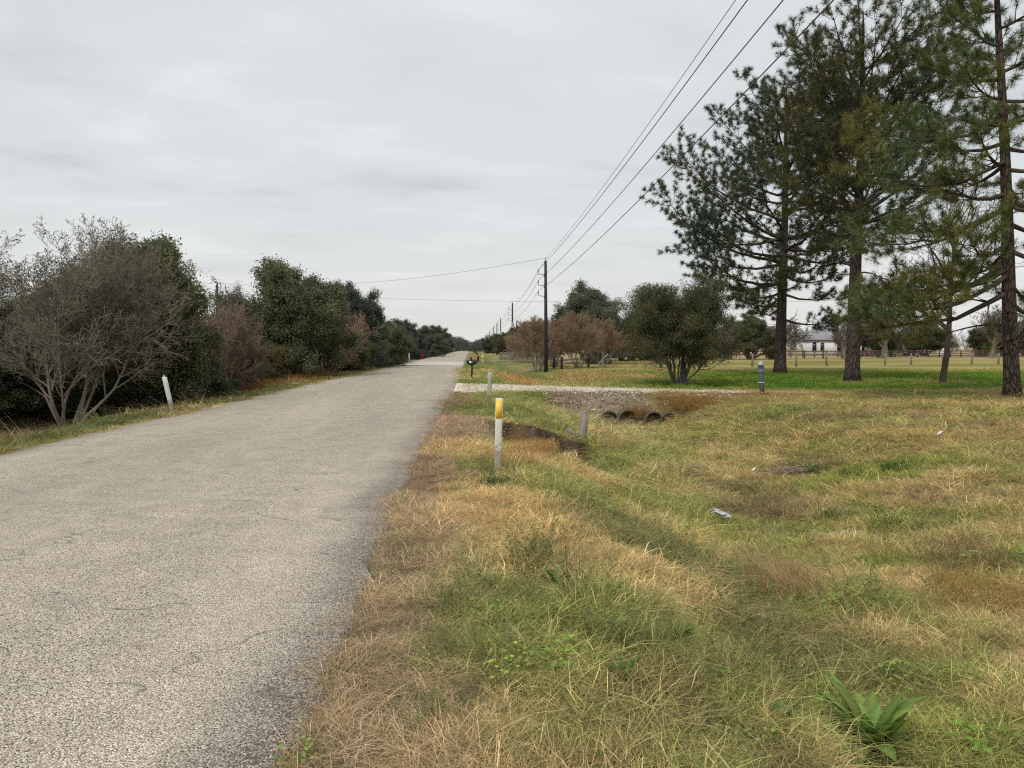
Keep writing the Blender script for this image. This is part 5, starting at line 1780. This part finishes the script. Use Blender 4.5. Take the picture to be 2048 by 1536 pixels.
def build_culverts():
    g = 'concrete culvert pipes under the drive'
    pm = mottled('stained_concrete', (0.06, 0.05, 0.038), (0.17, 0.145, 0.115), 7, 0.95, 0.6, (1, 1, 1), 0.1)
    labs = ('leftmost culvert pipe, half choked with grass', 'second culvert pipe from the left, widest mouth', 'third culvert pipe from the left, beside a green tuft', 'rightmost culvert pipe with a bare pale rim')
    for i, (x, y, zc, r, rz) in enumerate(((4.95, 26.72, -.93, .27, -6), (5.60, 26.66, -.92, .30, 3), (6.52, 26.60, -.98, .30, 8), (7.08, 26.60, -1.0, .28, -8))):
        t = thing('culvert_pipe', labs[i], 'culvert pipe', (x, y, zc), R(rz), g)
        n = 24
        prof = [(r + .05, 0.0), (r + .055, 0.02), (r + .05, 5.5), (r, 5.5), (r, 0.02), (r + .006, 0.0)]
        V = [(a * math.cos(k * 2 * math.pi / n), b, a * math.sin(k * 2 * math.pi / n)) for a, b in prof[:3] for k in range(n)]
        Q = [(j * n + k, j * n + n + k, j * n + n + (k + 1) % n, j * n + (k + 1) % n) for j in range(2) for k in range(n)]
        m = len(V)
        V += [(a * math.cos(k * 2 * math.pi / n), b, a * math.sin(k * 2 * math.pi / n)) for a, b in (prof[5],) for k in range(n)]
        Q += [(k, (k + 1) % n, m + (k + 1) % n, m + k) for k in range(n)]
        mk('pipe', V, np.array(Q), pm, t, True)
        V = [(a * math.cos(k * 2 * math.pi / n), b, a * math.sin(k * 2 * math.pi / n)) for a, b in ((r + .006, 0.001), (r, .02), (r, 5.5)) for k in range(n)] + [(0, 5.5, 0)]
        Q = [(j * n + k, j * n + (k + 1) % n, j * n + n + (k + 1) % n, j * n + n + k) for j in range(2) for k in range(n)]
        T = [(3 * n, 2 * n + k, 2 * n + (k + 1) % n) for k in range(n)]
        mk('pipe_lining', V, [np.array(Q), np.array(T)], M['pipe_inside'], t, True)


build_markers()
build_mailboxes()
build_poles()
build_right_things()
build_house()
build_culverts()

# ------------------------------------------------------------------ weeds, litter, grass


def broad_leaf(L, W, bend, fold, n=6):
    """one strap leaf along +x, arching; returns verts, quads"""
    V, Q = [], []
    for i in range(n + 1):
        u = i / n
        w = W * 0.5 * (math.sin(math.pi * min(1, u * 0.92 + 0.06)) ** 0.8) * (1 if u < 1 else 0.15) + 0.003
        a = bend * u
        x = L * (math.sin(a) / max(bend, 1e-3)) if bend > 1e-3 else L * u
        z = -L * (1 - math.cos(a)) / max(bend, 1e-3)
        wav = 0.02 * W * math.sin(u * 17)
        V += [(x, -w, z + fold * w + wav), (x, 0, z), (x, w, z + fold * w - wav)]
    for i in range(n):
        Q += [(i * 3, i * 3 + 3, i * 3 + 4, i * 3 + 1), (i * 3 + 1, i * 3 + 4, i * 3 + 5, i * 3 + 2)]
    return np.array(V), np.array(Q)


def rosette(label, loc, n, L, W, seed, up=(25, 80), mat=None, group=None, parts=True, name='broadleaf_weed', cat='weed'):
    rng = random.Random(seed)
    t = thing(name, label, cat, loc, rng.uniform(0, 6), group)
    mb = MB()
    for k in range(n):
        l, w = L * rng.uniform(.6, 1.15), W * rng.uniform(.75, 1.2)
        V, Q = broad_leaf(l, w, rng.uniform(.3, 1.2), rng.uniform(.15, .45))
        el, az, rl = R(rng.uniform(*up)), k * 2.39996 + rng.uniform(-.3, .3), rng.uniform(-.4, .4)
        Mx = np.array(Matrix.Rotation(az, 3, 'Z') @ Matrix.Rotation(-el, 3, 'Y') @ Matrix.Rotation(rl, 3, 'X'))
        V = V @ Mx.T + np.array((.02 * math.cos(az), .02 * math.sin(az), 0))
        tn = rng.uniform(.7, 1.3)
        if parts:
            rib = np.tile([.86, 1.35, .92], len(V) // 3)[:, None] * np.linspace(.85, 1.12, len(V) // 3).repeat(3)[:, None]
            old = rng.random() < .09
            c0 = np.array((2.1, 1.45, 1.6)) if old else np.array((tn * rng.uniform(.85, 1.15), tn, tn * .9))
            mk('leaf', V, Q, mat or M['weed_leaf'], t, True, tint=rib * c0[None])
        else:
            mb.add(V, Q)
    if not parts:
        o = mb.build('leaves', mat or M['weed_leaf'], t, True, tint=np.ones(3))
    return t


def blade_clump(name, label, loc, n, H, spread, lean, width, seed, mat, cat='grass clump', group=None, dirb=(0, 0), dt=(1, 1, 1)):
    """one tussock of long blades, a single mesh"""
    rs = np.random.RandomState(seed)
    V, Q, T = blades(rs, n, spread, H * .55, H * 1.1, width, lean, dirb)
    t = np.repeat(rs.uniform(.7, 1.3, n), 7)[:, None] * np.array(dt)[None]
    o = mk(name, V, [Q, T], mat, None, False, tint=t)
    o.location = loc
    return tag(o, label, cat, group)


def blades(rs, n, radius, hmin, hmax, width, lean, dirb=(0, 0), sink=0.02):
    a = rs.uniform(0, 6.283, n)
    r = radius * np.sqrt(rs.uniform(0, 1, n))
    bx, by = r * np.cos(a), r * np.sin(a)
    h = rs.uniform(hmin, hmax, n)
    az = rs.uniform(0, 6.283, n)
    ln = np.abs(rs.normal(lean, lean * .45, n))
    dx, dy = np.cos(az) * ln + dirb[0], np.sin(az) * ln + dirb[1]
    # blade turned to a random side
    sz = rs.uniform(0, 6.283, n)
    sx, sy = np.cos(sz), np.sin(sz)
    kink = rs.normal(0, .13, (n, 2))
    k2 = rs.normal(0, .16, (n, 2))
    V = np.empty((n, 7, 3))
    for i, (u, w) in enumerate(((0, 1.0), (.38, .9), (.72, .62))):
        b = u ** 1.7
        cx = bx + h * (dx * b + kink[:, 0] * math.sin(u * 4) + k2[:, 0] * u * u)
        cy = by + h * (dy * b + kink[:, 1] * math.sin(u * 4) + k2[:, 1] * u * u)
        cz = h * (u - .30 * ln * u * u) - sink
        V[:, 2 * i] = np.stack([cx - sx * width * w / 2, cy - sy * width * w / 2, cz], -1)
        V[:, 2 * i + 1] = np.stack([cx + sx * width * w / 2, cy + sy * width * w / 2, cz], -1)
    V[:, 6] = np.stack([bx + h * dx, by + h * dy, h * (1 - .36 * ln) - sink], -1)
    i = np.arange(n)[:, None] * 7
    Q = np.concatenate([i + np.array([[0, 1, 3, 2]]), i + np.array([[2, 3, 5, 4]])])
    T = i + np.array([[4, 5, 6]])
    return V.reshape(-1, 3), Q, T


def blade_tints(rs, n, straw=.2, green=.2, dark=.12):
    t = np.ones((n, 3)) * rs.uniform(.55, 1.4, n)[:, None]
    u = rs.uniform(0, 1, n)
    t[u < straw] *= np.array((1.45, 1.28, 1.45))
    k = (u > straw) & (u < straw + green)
    t[k] *= np.array((.55, .82, .5))
    k = u > 1 - dark
    t[k] *= np.array((.55, .5, .5))
    return t


PROTO = bpy.data.collections.new('ground_cover_pieces')


def proto(name, V, F, mat, tint):
    o = mk(name, V, F, mat, None, False, tint=tint, link=False)
    PROTO.objects.link(o)
    return o


def build_protos():
    rs = np.random.RandomState(5)
    k = 0

    def bl(n, rad, h0, h1, w, lean, **kw):
        nonlocal k
        V, Q, T = blades(rs, n, rad, h0, h1, w, lean)
        proto('piece_%02d' % k, V, [Q, T], M['blades'], np.repeat(blade_tints(rs, n, **kw), 7, 0))
        k += 1
    for _ in range(4):                                   # 0-3 fine dense turf
        bl(84, .14, .03, .10, .0032, .85)
    for _ in range(3):                                   # 4-6 longer mixed blades
        bl(50, .11, .07, .18, .0038, .85)
    for _ in range(3):                                   # 7-9 straw lying almost flat
        bl(60, .15, .06, .22, .0034, 1.75, straw=.5, green=.02)
    for _ in range(2):                                   # 10-11 low rounded weed leaves
        n = 34
        V, Q, tn = [], [], []
        for i in range(n):
            l = rs.uniform(.012, .034)
            v, q = broad_leaf(l, l * .75, .6, .3, 3)
            az, el = rs.uniform(0, 6.28), rs.uniform(.1, .9)
            Mx = np.array(Matrix.Rotation(az, 3, 'Z') @ Matrix.Rotation(-el, 3, 'Y'))
            a, r = rs.uniform(0, 6.28), .14 * math.sqrt(rs.uniform())
            v = v @ Mx.T + np.array((r * math.cos(a), r * math.sin(a), rs.uniform(.02, .10)))
            Q.append(q + len(V) * len(v))
            V.append(v)
            tn.append(np.repeat([[rs.uniform(.7, 1.2)] * 3], len(v), 0))
        proto('piece_%02d' % k, np.vstack(V), [np.vstack(Q)], M['blades'], np.vstack(tn) * np.array((.85, 1.1, .7)))
        k += 1
    for _ in range(2):                                   # 12-13 tall thin seed stalks
        V, Q, T = blades(rs, 9, .10, .22, .50, .0034, .40)
        proto('piece_%02d' % k, V, [Q, T], M['blades'], np.repeat(blade_tints(rs, 9, straw=.6, green=.05), 7, 0))
        k += 1
    for _ in range(2):                                   # 14-15 feathery dark weeds
        mb = []
        V, Q, T = [], [], []
        n0 = 0
        for s in range(5):
            a = rs.uniform(0, 6.28)
            hh = rs.uniform(.14, .34)
            lx, ly = rs.normal(0, .45, 2)
            m = 46
            u = rs.uniform(.15, 1, m)
            P = np.stack([.05 * math.cos(a) + lx * hh * u, .05 * math.sin(a) + ly * hh * u, hh * u], -1)
            d = rs.normal(0, 1, (m, 3)) + np.array((0, 0, .5))
            d /= np.linalg.norm(d, axis=1)[:, None]
            e = np.cross(d, rs.normal(0, 1, (m, 3)))
            e /= np.linalg.norm(e, axis=1)[:, None]
            ln = rs.uniform(.02, .055, m)[:, None]
            tri = np.stack([P - e * .0022, P + e * .0022, P + d * ln], 1).reshape(-1, 3)
            V.append(tri)
            T.append(np.arange(m * 3).reshape(-1, 3) + n0)
            n0 += m * 3
            st = np.array([(.05 * math.cos(a), .05 * math.sin(a), 0), (.05 * math.cos(a) + .005, .05 * math.sin(a), 0), (.05 * math.cos(a) + lx * hh, .05 * math.sin(a) + ly * hh, hh)])
            V.append(st)
            T.append(np.array([[0, 1, 2]]) + n0)
            n0 += 3
        V = np.vstack(V)
        proto('piece_%02d' % k, V, [np.vstack(T)], M['blades'], np.ones((len(V), 3)) * np.array((.78, .86, .52)))
        k += 1
    for _ in range(3):                                   # 16-18 wide mats for farther ground
        bl(150, .42, .04, .12, .010, .8)
    for _ in range(2):                                   # 19-20 longer tufts for farther ground
        bl(90, .35, .12, .34, .011, .6, straw=.3)
    # 21-23 stones
    for _ in range(3):
        bm_v = []
        n, m = 7, 5
        ph = rs.uniform(0, 6, 6)
        for i in range(m):
            b = math.pi * (i + .5) / m
            for j in range(n):
                a = 2 * math.pi * j / n
                q = 1 + .22 * math.sin(2 * a + ph[0]) + .18 * math.sin(3 * b + a + ph[1]) + rs.uniform(-.1, .1)
                bm_v.append((q * math.sin(b) * math.cos(a), .8 * q * math.sin(b) * math.sin(a), .55 * q * math.cos(b)))
        Q = [(i * n + j, i * n + n + j, i * n + n + (j + 1) % n, i * n + (j + 1) % n) for i in range(m - 1) for j in range(n)]
        T = [(len(bm_v), j, (j + 1) % n) for j in range(n)] + [(len(bm_v) + 1, (m - 1) * n + (j + 1) % n, (m - 1) * n + j) for j in range(n)]
        bm_v += [(0, 0, .55), (0, 0, -.55)]
        proto('piece_%02d' % k, bm_v, [np.array(Q), np.array(T)], M['blades'], np.ones(3))
        k += 1


def scatter(name, label, P, tint, rot, scl, kind):
    me = bpy.data.meshes.new(name)
    n = len(P)
    me.vertices.add(n)
    me.vertices.foreach_set('co', P.astype(np.float32).ravel())
    a = me.attributes.new('tint', 'FLOAT_COLOR', 'POINT')
    t = np.ones((n, 4), dtype=np.float32)
    t[:, :3] = tint
    a.data.foreach_set('color', t.ravel())
    a = me.attributes.new('rot', 'FLOAT_VECTOR', 'POINT')
    a.data.foreach_set('vector', rot.astype(np.float32).ravel())
    a = me.attributes.new('scl', 'FLOAT_VECTOR', 'POINT')
    a.data.foreach_set('vector', scl.astype(np.float32).ravel())
    a = me.attributes.new('kind_index', 'INT', 'POINT')
    a.data.foreach_set('value', kind.astype(np.int32))
    o = bpy.data.objects.new(name, me)
    C.objects.link(o)
    ng = bpy.data.node_groups.new(name, 'GeometryNodeTree')
    ng.interface.new_socket('Geometry', in_out='INPUT', socket_type='NodeSocketGeometry')
    ng.interface.new_socket('Geometry', in_out='OUTPUT', socket_type='NodeSocketGeometry')
    N, L = ng.nodes, ng.links
    gi, go = N.new('NodeGroupInput'), N.new('NodeGroupOutput')
    ci = N.new('GeometryNodeCollectionInfo')
    ci.inputs['Collection'].default_value = PROTO
    ci.inputs['Separate Children'].default_value = True
    ci.inputs['Reset Children'].default_value = True
    ip = N.new('GeometryNodeInstanceOnPoints')
    ip.inputs['Pick Instance'].default_value = True

    def na(nm, dt):
        q = N.new('GeometryNodeInputNamedAttribute')
        q.data_type = dt
        q.inputs['Name'].default_value = nm
        return q.outputs['Attribute']
    e2r = N.new('FunctionNodeEulerToRotation')
    L.new(na('rot', 'FLOAT_VECTOR'), e2r.inputs[0])
    L.new(gi.outputs[0], ip.inputs['Points'])
    L.new(ci.outputs[0], ip.inputs['Instance'])
    L.new(na('kind_index', 'INT'), ip.inputs['Instance Index'])
    L.new(e2r.outputs[0], ip.inputs['Rotation'])
    L.new(na('scl', 'FLOAT_VECTOR'), ip.inputs['Scale'])
    L.new(ip.outputs[0], go.inputs[0])
    md = o.modifiers.new('scatter', 'NODES')
    md.node_group = ng
    return tag(o, label, 'ground cover' if False else None, None, 'stuff')


def in_view(x, y, m=0.0):
    a = np.degrees(np.arctan2(x, y + 0.35))
    return (a > -31.5 - 9 - m) & (a < 37.5 + 8 + m)


def build_grass():
    rs = np.random.RandomState(9)
    PX, PY, KD, SC, DK = [], [], [], [], []
    # (y0, y1, density per m2, kinds with weights, scale)
    near = {0: 2, 1: 2, 2: 2, 3: 2, 4: 1.3, 5: 1.3, 6: 1.3, 7: 1.1, 8: 1.1, 9: 1.1, 10: .10, 11: .10, 12: .10, 13: .10, 14: .07, 15: .07}
    mid = {0: 2, 1: 2, 2: 2, 3: 2, 4: 1.2, 5: 1.2, 6: 1.2, 7: .9, 8: .9, 9: .9, 10: .05, 12: .08, 13: .08, 14: .02, 15: .02}
    far = {16: 3, 17: 3, 18: 3, 19: .35, 20: .35}
    bands = [(1.4, 5, 330, near, .74), (5, 9, 250, near, .82), (9, 14, 150, mid, 1.0), (14, 20, 80, mid, 1.4), (20, 29, 26, mid, 2.1),
             (18, 36, 10, far, 1.0), (36, 60, 6.0, far, 1.3)]
    for y0, y1, dn, kinds, sc in bands:
        for (xa, xb) in ((-0.95, 1.02 * y1 * 1.0 + 2), (-1.0 * y1 * .8 - 6, ROAD_L + .05)):
            if xb <= xa:
                continue
            if xb < 0:
                xa = max(xa, -20)
            A = (xb - xa) * (y1 - y0)
            n = int(A * dn)
            x = rs.uniform(xa, xb, n)
            y = rs.uniform(y0, y1, n)
            k = in_view(x, y)
            if xb > 0:
                k &= x > road_edge_r(y) + rs.uniform(-.09, .12, n)
            x, y = x[k], y[k]
            ks = np.array(list(kinds.keys()))
            w = np.array(list(kinds.values()), float)
            kd = rs.choice(ks, len(x), p=w / w.sum())
            PX.append(x)
            PY.append(y)
            KD.append(kd)
            SC.append(np.full(len(x), sc) * rs.uniform(.75, 1.3, len(x)))
    x, y, kd, sc = (np.concatenate(q) for q in (PX, PY, KD, SC))
    col = zone_colour(x, y)
    keep = np.ones(len(x), bool)
    u = rs.uniform(0, 1, len(x))
    nr, fr = drive_edges(x)
    jit = rs.normal(0, .3, len(x))
    mid_strip = np.exp(-((y - (nr * .45 + fr * .55)) / .28) ** 2) * sstep(1, 4, x)
    on_drive = (x < 13.5) & (x > -1) & (y > nr + .2 + jit) & (y < fr - .3 + jit)
    keep &= ~on_drive | (u < 0.03 + .35 * mid_strip)
    keep &= ~((np.hypot((x - 2.30) / .34, (y - 4.05) / .5) < 1) & (u < .85))
    pit = sstep(0.15, .6, x) * (1 - sstep(2.5, 2.9, x)) * sstep(13.1, 13.7, y + 0.95 * np.clip(x - 0.9, 0, 2) - .3 * sstep(1.2, 2, x)) * (1 - sstep(17.2, 17.35, y))
    keep &= u > pit * 0.985
    bk = sstep(26.0, 26.5, y) * (1 - sstep(28.2, 28.8, y)) * sstep(2.6, 3.4, x) * (1 - sstep(6.0, 7.2, x))
    keep &= u > bk * 0.75
    soil = np.exp(-((col - SOIL) ** 2).sum(-1) / 0.004)
    keep &= u > soil * .85
    keep &= ~((y > 94.2) & (y < 98.9) & (x > -.6) & (x < 14))
    # lush lawn and mown field stay short; ditch side grows long
    cdist = x - ditch_c(y)
    bank = np.exp(-((cdist + 0.8) / 1.3) ** 2) * (1 - sstep(22, 25, y))
    # mown turf across the ditch: drop stalks
    mown = sstep(1.0, 3.5, cdist) * (1 - sstep(2.5, 4.5, 7.5 - y * .4))
    long_ = np.isin(kd, (4, 5, 6, 12, 13, 14, 15, 19, 20))
    keep &= ~(long_ & (u < .75 * mown))
    # trodden edge: mostly lying straw
    ed = (1 - sstep(-.45, .30, x)) * (x > -1) * (y < 30)
    sw = (rs.uniform(0, 1, len(x)) < .75 * ed) & (kd < 16)
    kd = np.where(sw, rs.randint(7, 10, len(x)), kd)
    orange = np.exp(-((col - ORANGE) ** 2).sum(-1) / 0.012)
    sw = (rs.uniform(0, 1, len(x)) < .6 * orange) & (kd < 16)
    kd = np.where(sw, rs.randint(4, 10, len(x)), kd)
    fe = sum(blob(x, y, a, b_, r_, r_ * 1.3, 5) for a, b_, r_ in ((.12, 4.9, .32), (-.08, 4.0, .2), (2.2, 5.4, .45), (1.75, 7.6, .45), (2.3, 6.9, .5), (1.75, 4.35, .25), (.55, 6.0, .2), (-.2, 3.3, .16)))
    sw = (rs.uniform(0, 1, len(x)) < .15 * fe) & (kd < 16)
    kd = np.where(sw, rs.randint(14, 16, len(x)), kd)
    grn = np.clip((col[:, 1] - col[:, 0]) / .05, 0, 1)
    sw = (rs.uniform(0, 1, len(x)) < .06 * grn) & (kd < 16) & (y < 14)
    kd = np.where(sw, rs.randint(10, 12, len(x)), kd)
    hn = fbm(x * 2.6, y * 2.6, 131, 3)
    keep &= rs.uniform(0, 1, len(x)) < .35 + 1.5 * sstep(.28, .55, fbm(x * 3.1 + 9, y * 3.1, 137, 3))
    sz = sc * (1 + .40 * bank) * (1 - .25 * ed) * (.62 + .80 * sstep(.3, .7, hn))
    sz = np.where(x < ROAD_L, sz * 1.2, sz)
    reed = np.exp(-((col - REED) ** 2).sum(-1) / 0.006) * (y > 34)
    szz = sz * (1 + 1.3 * reed) * np.interp(y, [8, 14, 20, 26, 29, 36], [1.0, .72, .55, .34, .30, .5]) * np.where((x > ROAD_L) | (y < 12), 1, .9)
    col = col * np.exp(rs.normal(0, 1, len(x)) * np.interp(y, [14, 30, 45], [.25, .14, .07]))[:, None] * np.array((1, 1, .92)) * 1.62
    # feathery weeds keep their own dark green whatever grows round them
    wd = np.isin(kd, (14, 15))
    col[wd] = np.array((.31, .30, .19)) * rs.uniform(.7, 1.2, wd.sum())[:, None]
    wl = np.isin(kd, (10, 11))
    col[wl] = lerp(col[wl], np.zeros((wl.sum(), 3)) + np.array((.20, .27, .075)), np.full(wl.sum(), .6))
    z = terrain(x, y)
    rot = np.stack([rs.normal(0, .12, len(x)), rs.normal(0, .12, len(x)), rs.uniform(0, 6.283, len(x))], -1)
    P = np.stack([x, y, z], -1)
    S3 = np.stack([sz, sz, szz], -1)
    weed = np.isin(kd, (10, 11, 14, 15))
    for sel, nm, lab in ((keep & ~weed, 'grass', 'dry and green roadside grass covering verge, ditch and field'), (keep & weed, 'weeds', 'small leafy and feathery weeds among the roadside grass')):
        scatter(nm, lab, P[sel], np.clip(col[sel], .01, .95), rot[sel], S3[sel], kd[sel])
    print('SCATTER', keep.sum())
    # stones: drive, its bank, the apron of the hole, loose chips along the seal edge
    xs, ys, ss = [], [], []

    def st(n, x0, x1, y0, y1, s0, s1):
        xs.append(rs.uniform(x0, x1, n))
        ys.append(rs.uniform(y0, y1, n))
        ss.append(s0 * (s1 / s0) ** rs.uniform(0, 1, n))
    st(6000, -.5, 12, 28.6, 35, .010, .034)
    st(1700, 2.6, 6.6, 26.3, 29.0, .015, .055)
    st(500, 6, 9.5, 26.4, 29, .015, .045)
    st(700, -.7, .9, 14.4, 17.6, .008, .028)
    st(220, .2, 2.5, 14.5, 17.4, .01, .045)
    st(1500, -.8, -.35, 2.5, 28, .004, .011)
    x, y, s = np.concatenate(xs), np.concatenate(ys), np.concatenate(ss)
    nr, fr = drive_edges(x)
    k = (y < 28.9) | ((y > nr) & (y < fr))
    x, y, s = x[k], y[k], s[k]
    z = terrain(x, y) + s * .25 + np.where(y > 28.9, .03, 0)
    n = len(x)
    pale = rs.uniform(0, 1, n)[:, None]
    col = np.array((.44, .37, .285)) * (1 - pale) + np.array((.92, .84, .72)) * pale
    col = np.where((rs.uniform(0, 1, n) < np.where(y > 28.9, .06, np.where(y < 20, .9, .62)))[:, None], np.array((.30, .225, .165)), col)
    scatter('gravel', 'loose pale limestone gravel on the drive and its bank', np.stack([x, y, z], -1), col, rs.uniform(0, 6.28, (n, 3)) * np.array((.1, .1, 1)), np.stack([s, s, s], -1), rs.randint(21, 24, n))


def build_weeds():
    rosette('broad leaved dock plant with large strap leaves in the near right ditch bank', (2.32, 4.2, tz(2.32, 4.2) + .03), 40, .42, .095, 3, (46, 88), leaf_mat('dock_leaf', (.175, .265, .060), .35))
    g = 'small broad leaved weeds on the near bank'
    for i, (x, y, n, L, lab) in enumerate(((.62, 5.35, 13, .16, 'light green leaf rosette left of the feathery weeds on the bank'),
                                           (.95, 5.15, 12, .17, 'green leaf rosette in the middle of the near bank, right of another'),
                                           (1.28, 4.55, 14, .13, 'leafy green weed with yellowing leaves on the near bank'),
                                           (1.55, 3.72, 9, .20, 'upright green leaf pair left of the dock plant'),
                                           (.78, 3.75, 8, .16, 'upright green leaves left of centre on the near bank'))):
        rosette(lab, (x, y, tz(x, y) + .045), int(n * 1.3), L * .82, L * .20, 40 + i, (18, 72), None, g)
    # green tussocks
    gm = leaf_mat('tussock_green', (.075, .135, .035), .25)
    g = 'green tussocks in the dry grass'
    for i, (x, y, n, H, s, lab) in enumerate(((.32, 9.25, 130, .22, .20, 'dark green grass tussock in front of the yellow banded post'),
                                              (7.35, 12.6, 190, .24, .26, 'dense dark green tussock right of the bare earth patch, farthest right'),
                                              (5.6, 9.8, 130, .22, .20, 'green tussock lower right on the field, below the dense one'),
                                              (6.5, 13.9, 150, .22, .26, 'green tussock beside the heap of dry stalks'),
                                              (6.75, 12.9, 120, .18, .30, 'green tussock between the dry stalks and the dense tussock'),
                                              (5.15, 10.5, 70, .30, .16, 'thin grey green tussock left of centre on the field'),
                                              (4.9, 13.2, 170, .18, .55, 'low green clump just past the ditch bottom'),
                                              (6.05, 25.9, 110, .34, .18, 'green tuft between the culvert mouths'),
                                              (2.62, 15.2, 120, .42, .12, 'tall green weed standing below the split grey post'))):
        blade_clump('grass_tussock', lab, (x, y, tz(x, y)), n, H, s, .55, .008 + .0004 * y, 60 + i, gm, 'grass clump', g)
    # pale bent tussock in the ditch
    blade_clump('dry_tussock', 'large tussock of long pale dry grass bent to the left in the ditch', (3.25, 7.35, tz(3.25, 7.35)), 900, .50, .34, .45, .0048, 91, M['straw'], 'grass clump', None, (-.55, .15), (1.0, .98, .95))
    blade_clump('dry_tussock', 'tangled tussock of dry straw around the yellow banded post', (.55, 11.5, tz(.55, 11.5)), 900, .24, .62, 1.1, .006, 92, M['straw'], 'grass clump', None, (.1, -.1), (1.05, .88, .66))
    blade_clump('dry_tussock', 'dry straw hanging over the lip of the washed out hole', (1.0, 12.7, tz(1.0, 12.7)), 800, .24, .50, 1.0, .006, 93, M['straw'], 'grass clump', None, (.1, .1), (1.0, .85, .62))
    blade_clump('dry_tussock', 'brown grass tussock over the culvert mouths', (5.98, 26.95, tz(5.98, 26.95) + .02), 420, .55, .34, .7, .010, 94, M['straw'], 'grass clump', None, (-.15, -.2), (.78, .58, .40))
    blade_clump('dry_tussock', 'rank brown grass on the bank right of the culverts', (8.2, 26.6, tz(8.2, 26.6)), 1300, .50, 1.0, .6, .012, 95, M['straw'], 'grass clump', None, (0, -.1), (.70, .54, .36))
    blade_clump('dry_tussock', 'yellowish loose tussock at the right picture edge', (4.9, 6.9, tz(4.9, 6.9)), 500, .42, .45, .7, .005, 96, M['straw'], 'grass clump', None, (-.2, .1), (.75, .70, .42))
    # brown grass patch across the road
    for i, (x, y) in enumerate(((-10.1, 38.6), (-9.5, 41.5), (-9.1, 44.6))):
        blade_clump('dry_tussock', ('brown dry grass stand by the red thicket across the road', 'brown dry grass stand before the round green tree', 'brown dry grass stand nearest the pinkish leafless tree')[i],
                    (x, y, tz(x, y)), 1300, .95, 1.2, .35, .02, 100 + i, M['straw'], 'grass clump', None, (0, 0), (.80, .58, .38))
    # heap of dry stalks
    rs = np.random.RandomState(4)
    mb = MB()
    for i in range(46):
        a = rs.normal(.6, .5)
        c = np.array((rs.normal(0, .16), rs.normal(0, .12), abs(rs.normal(0.05, .04))))
        d = np.array((math.cos(a), math.sin(a) * .6, rs.normal(0, .12))) * rs.uniform(.15, .3)
        mb.tube([c - d, c + rs.normal(0, .015, 3), c + d], [.006, .006, .004], 4, cap=False)
    o = mb.build('stalk_heap', M['tan_bark'], None)
    o.location = (6.15, 14.0, tz(6.15, 14.0) + .04)
    tag(o, 'small heap of dry brown stalks among the green tussocks', 'heap')
    # fallen sticks
    mb = MB()
    for i in range(9):
        a = rs.uniform(0, 6.28)
        d = np.array((math.cos(a), math.sin(a), rs.uniform(-.02, .2))) * rs.uniform(.25, .6)
        c = np.array((rs.normal(0, .25), rs.normal(0, .2), .08))
        mb.tube([c - d, c + rs.normal(0, .05, 3), c + d], [.018, .014, .008], 5)
    o = mb.build('fallen_branches', M['tan_bark'], None)
    o.location = (14.5, 25.8, tz(14.5, 25.8))
    tag(o, 'few fallen branches on the brown grass before the pines', 'branches')
    # crumpled bag
    n, m = 26, 14
    V, Q = [], []
    rr = random.Random(8)
    for i in range(m + 1):
        b = math.pi * i / m
        for j in range(n):
            a = 2 * math.pi * j / n
            q = 1 + .33 * math.sin(3 * a + 5 * b) * math.sin(b) + .25 * rr.uniform(-1, 1) * math.sin(b)
            x, y, z = q * math.sin(b) * math.cos(a) * .125, q * math.sin(b) * math.sin(a) * .06, q * math.cos(b) * .04
            z += .035 * math.exp(-((x + .07) / .05) ** 2)
            V.append((x, y, z))
    for i in range(m):
        for j in range(n):
            Q.append((i * n + j, i * n + n + j, i * n + n + (j + 1) % n, i * n + (j + 1) % n))
    o = mk('plastic_bag', V, np.array(Q), M['plastic_bag'], None, False)
    o.location = (3.62, 10.75, tz(3.62, 10.75) + .13)
    o.rotation_euler = (R(6), R(12), R(-14))
    tag(o, 'crumpled white plastic bag lying in the ditch grass', 'litter')
    for i, (x, y, s, lab) in enumerate(((9.35, 14.6, (.13, .06, .02), 'flat pale scrap lying on the field at the right'), (5.65, 14.8, (.09, .05, .025), 'tiny white scrap left of the dry stalk heap'))):
        mb = MB()
        V = [(sx * s[0] / 2 * rr.uniform(.7, 1.1), sy * s[1] / 2 * rr.uniform(.7, 1.1), sz * s[2] / 2 + .02 * sx) for sz in (-1, 1) for sx, sy in ((-1, -1), (1, -1), (1, 1), (-1, 1))]
        o = mb.add(V, [(3, 2, 1, 0), (4, 5, 6, 7), (0, 1, 5, 4), (1, 2, 6, 5), (2, 3, 7, 6), (3, 0, 4, 7)]).build('paper_scrap', M['sticker'], None)
        o.location = (x, y, tz(x, y) + .09)
        o.rotation_euler = (R(8), R(-12), R(25))
        tag(o, lab, 'litter')


build_protos()
build_weeds()
build_grass()
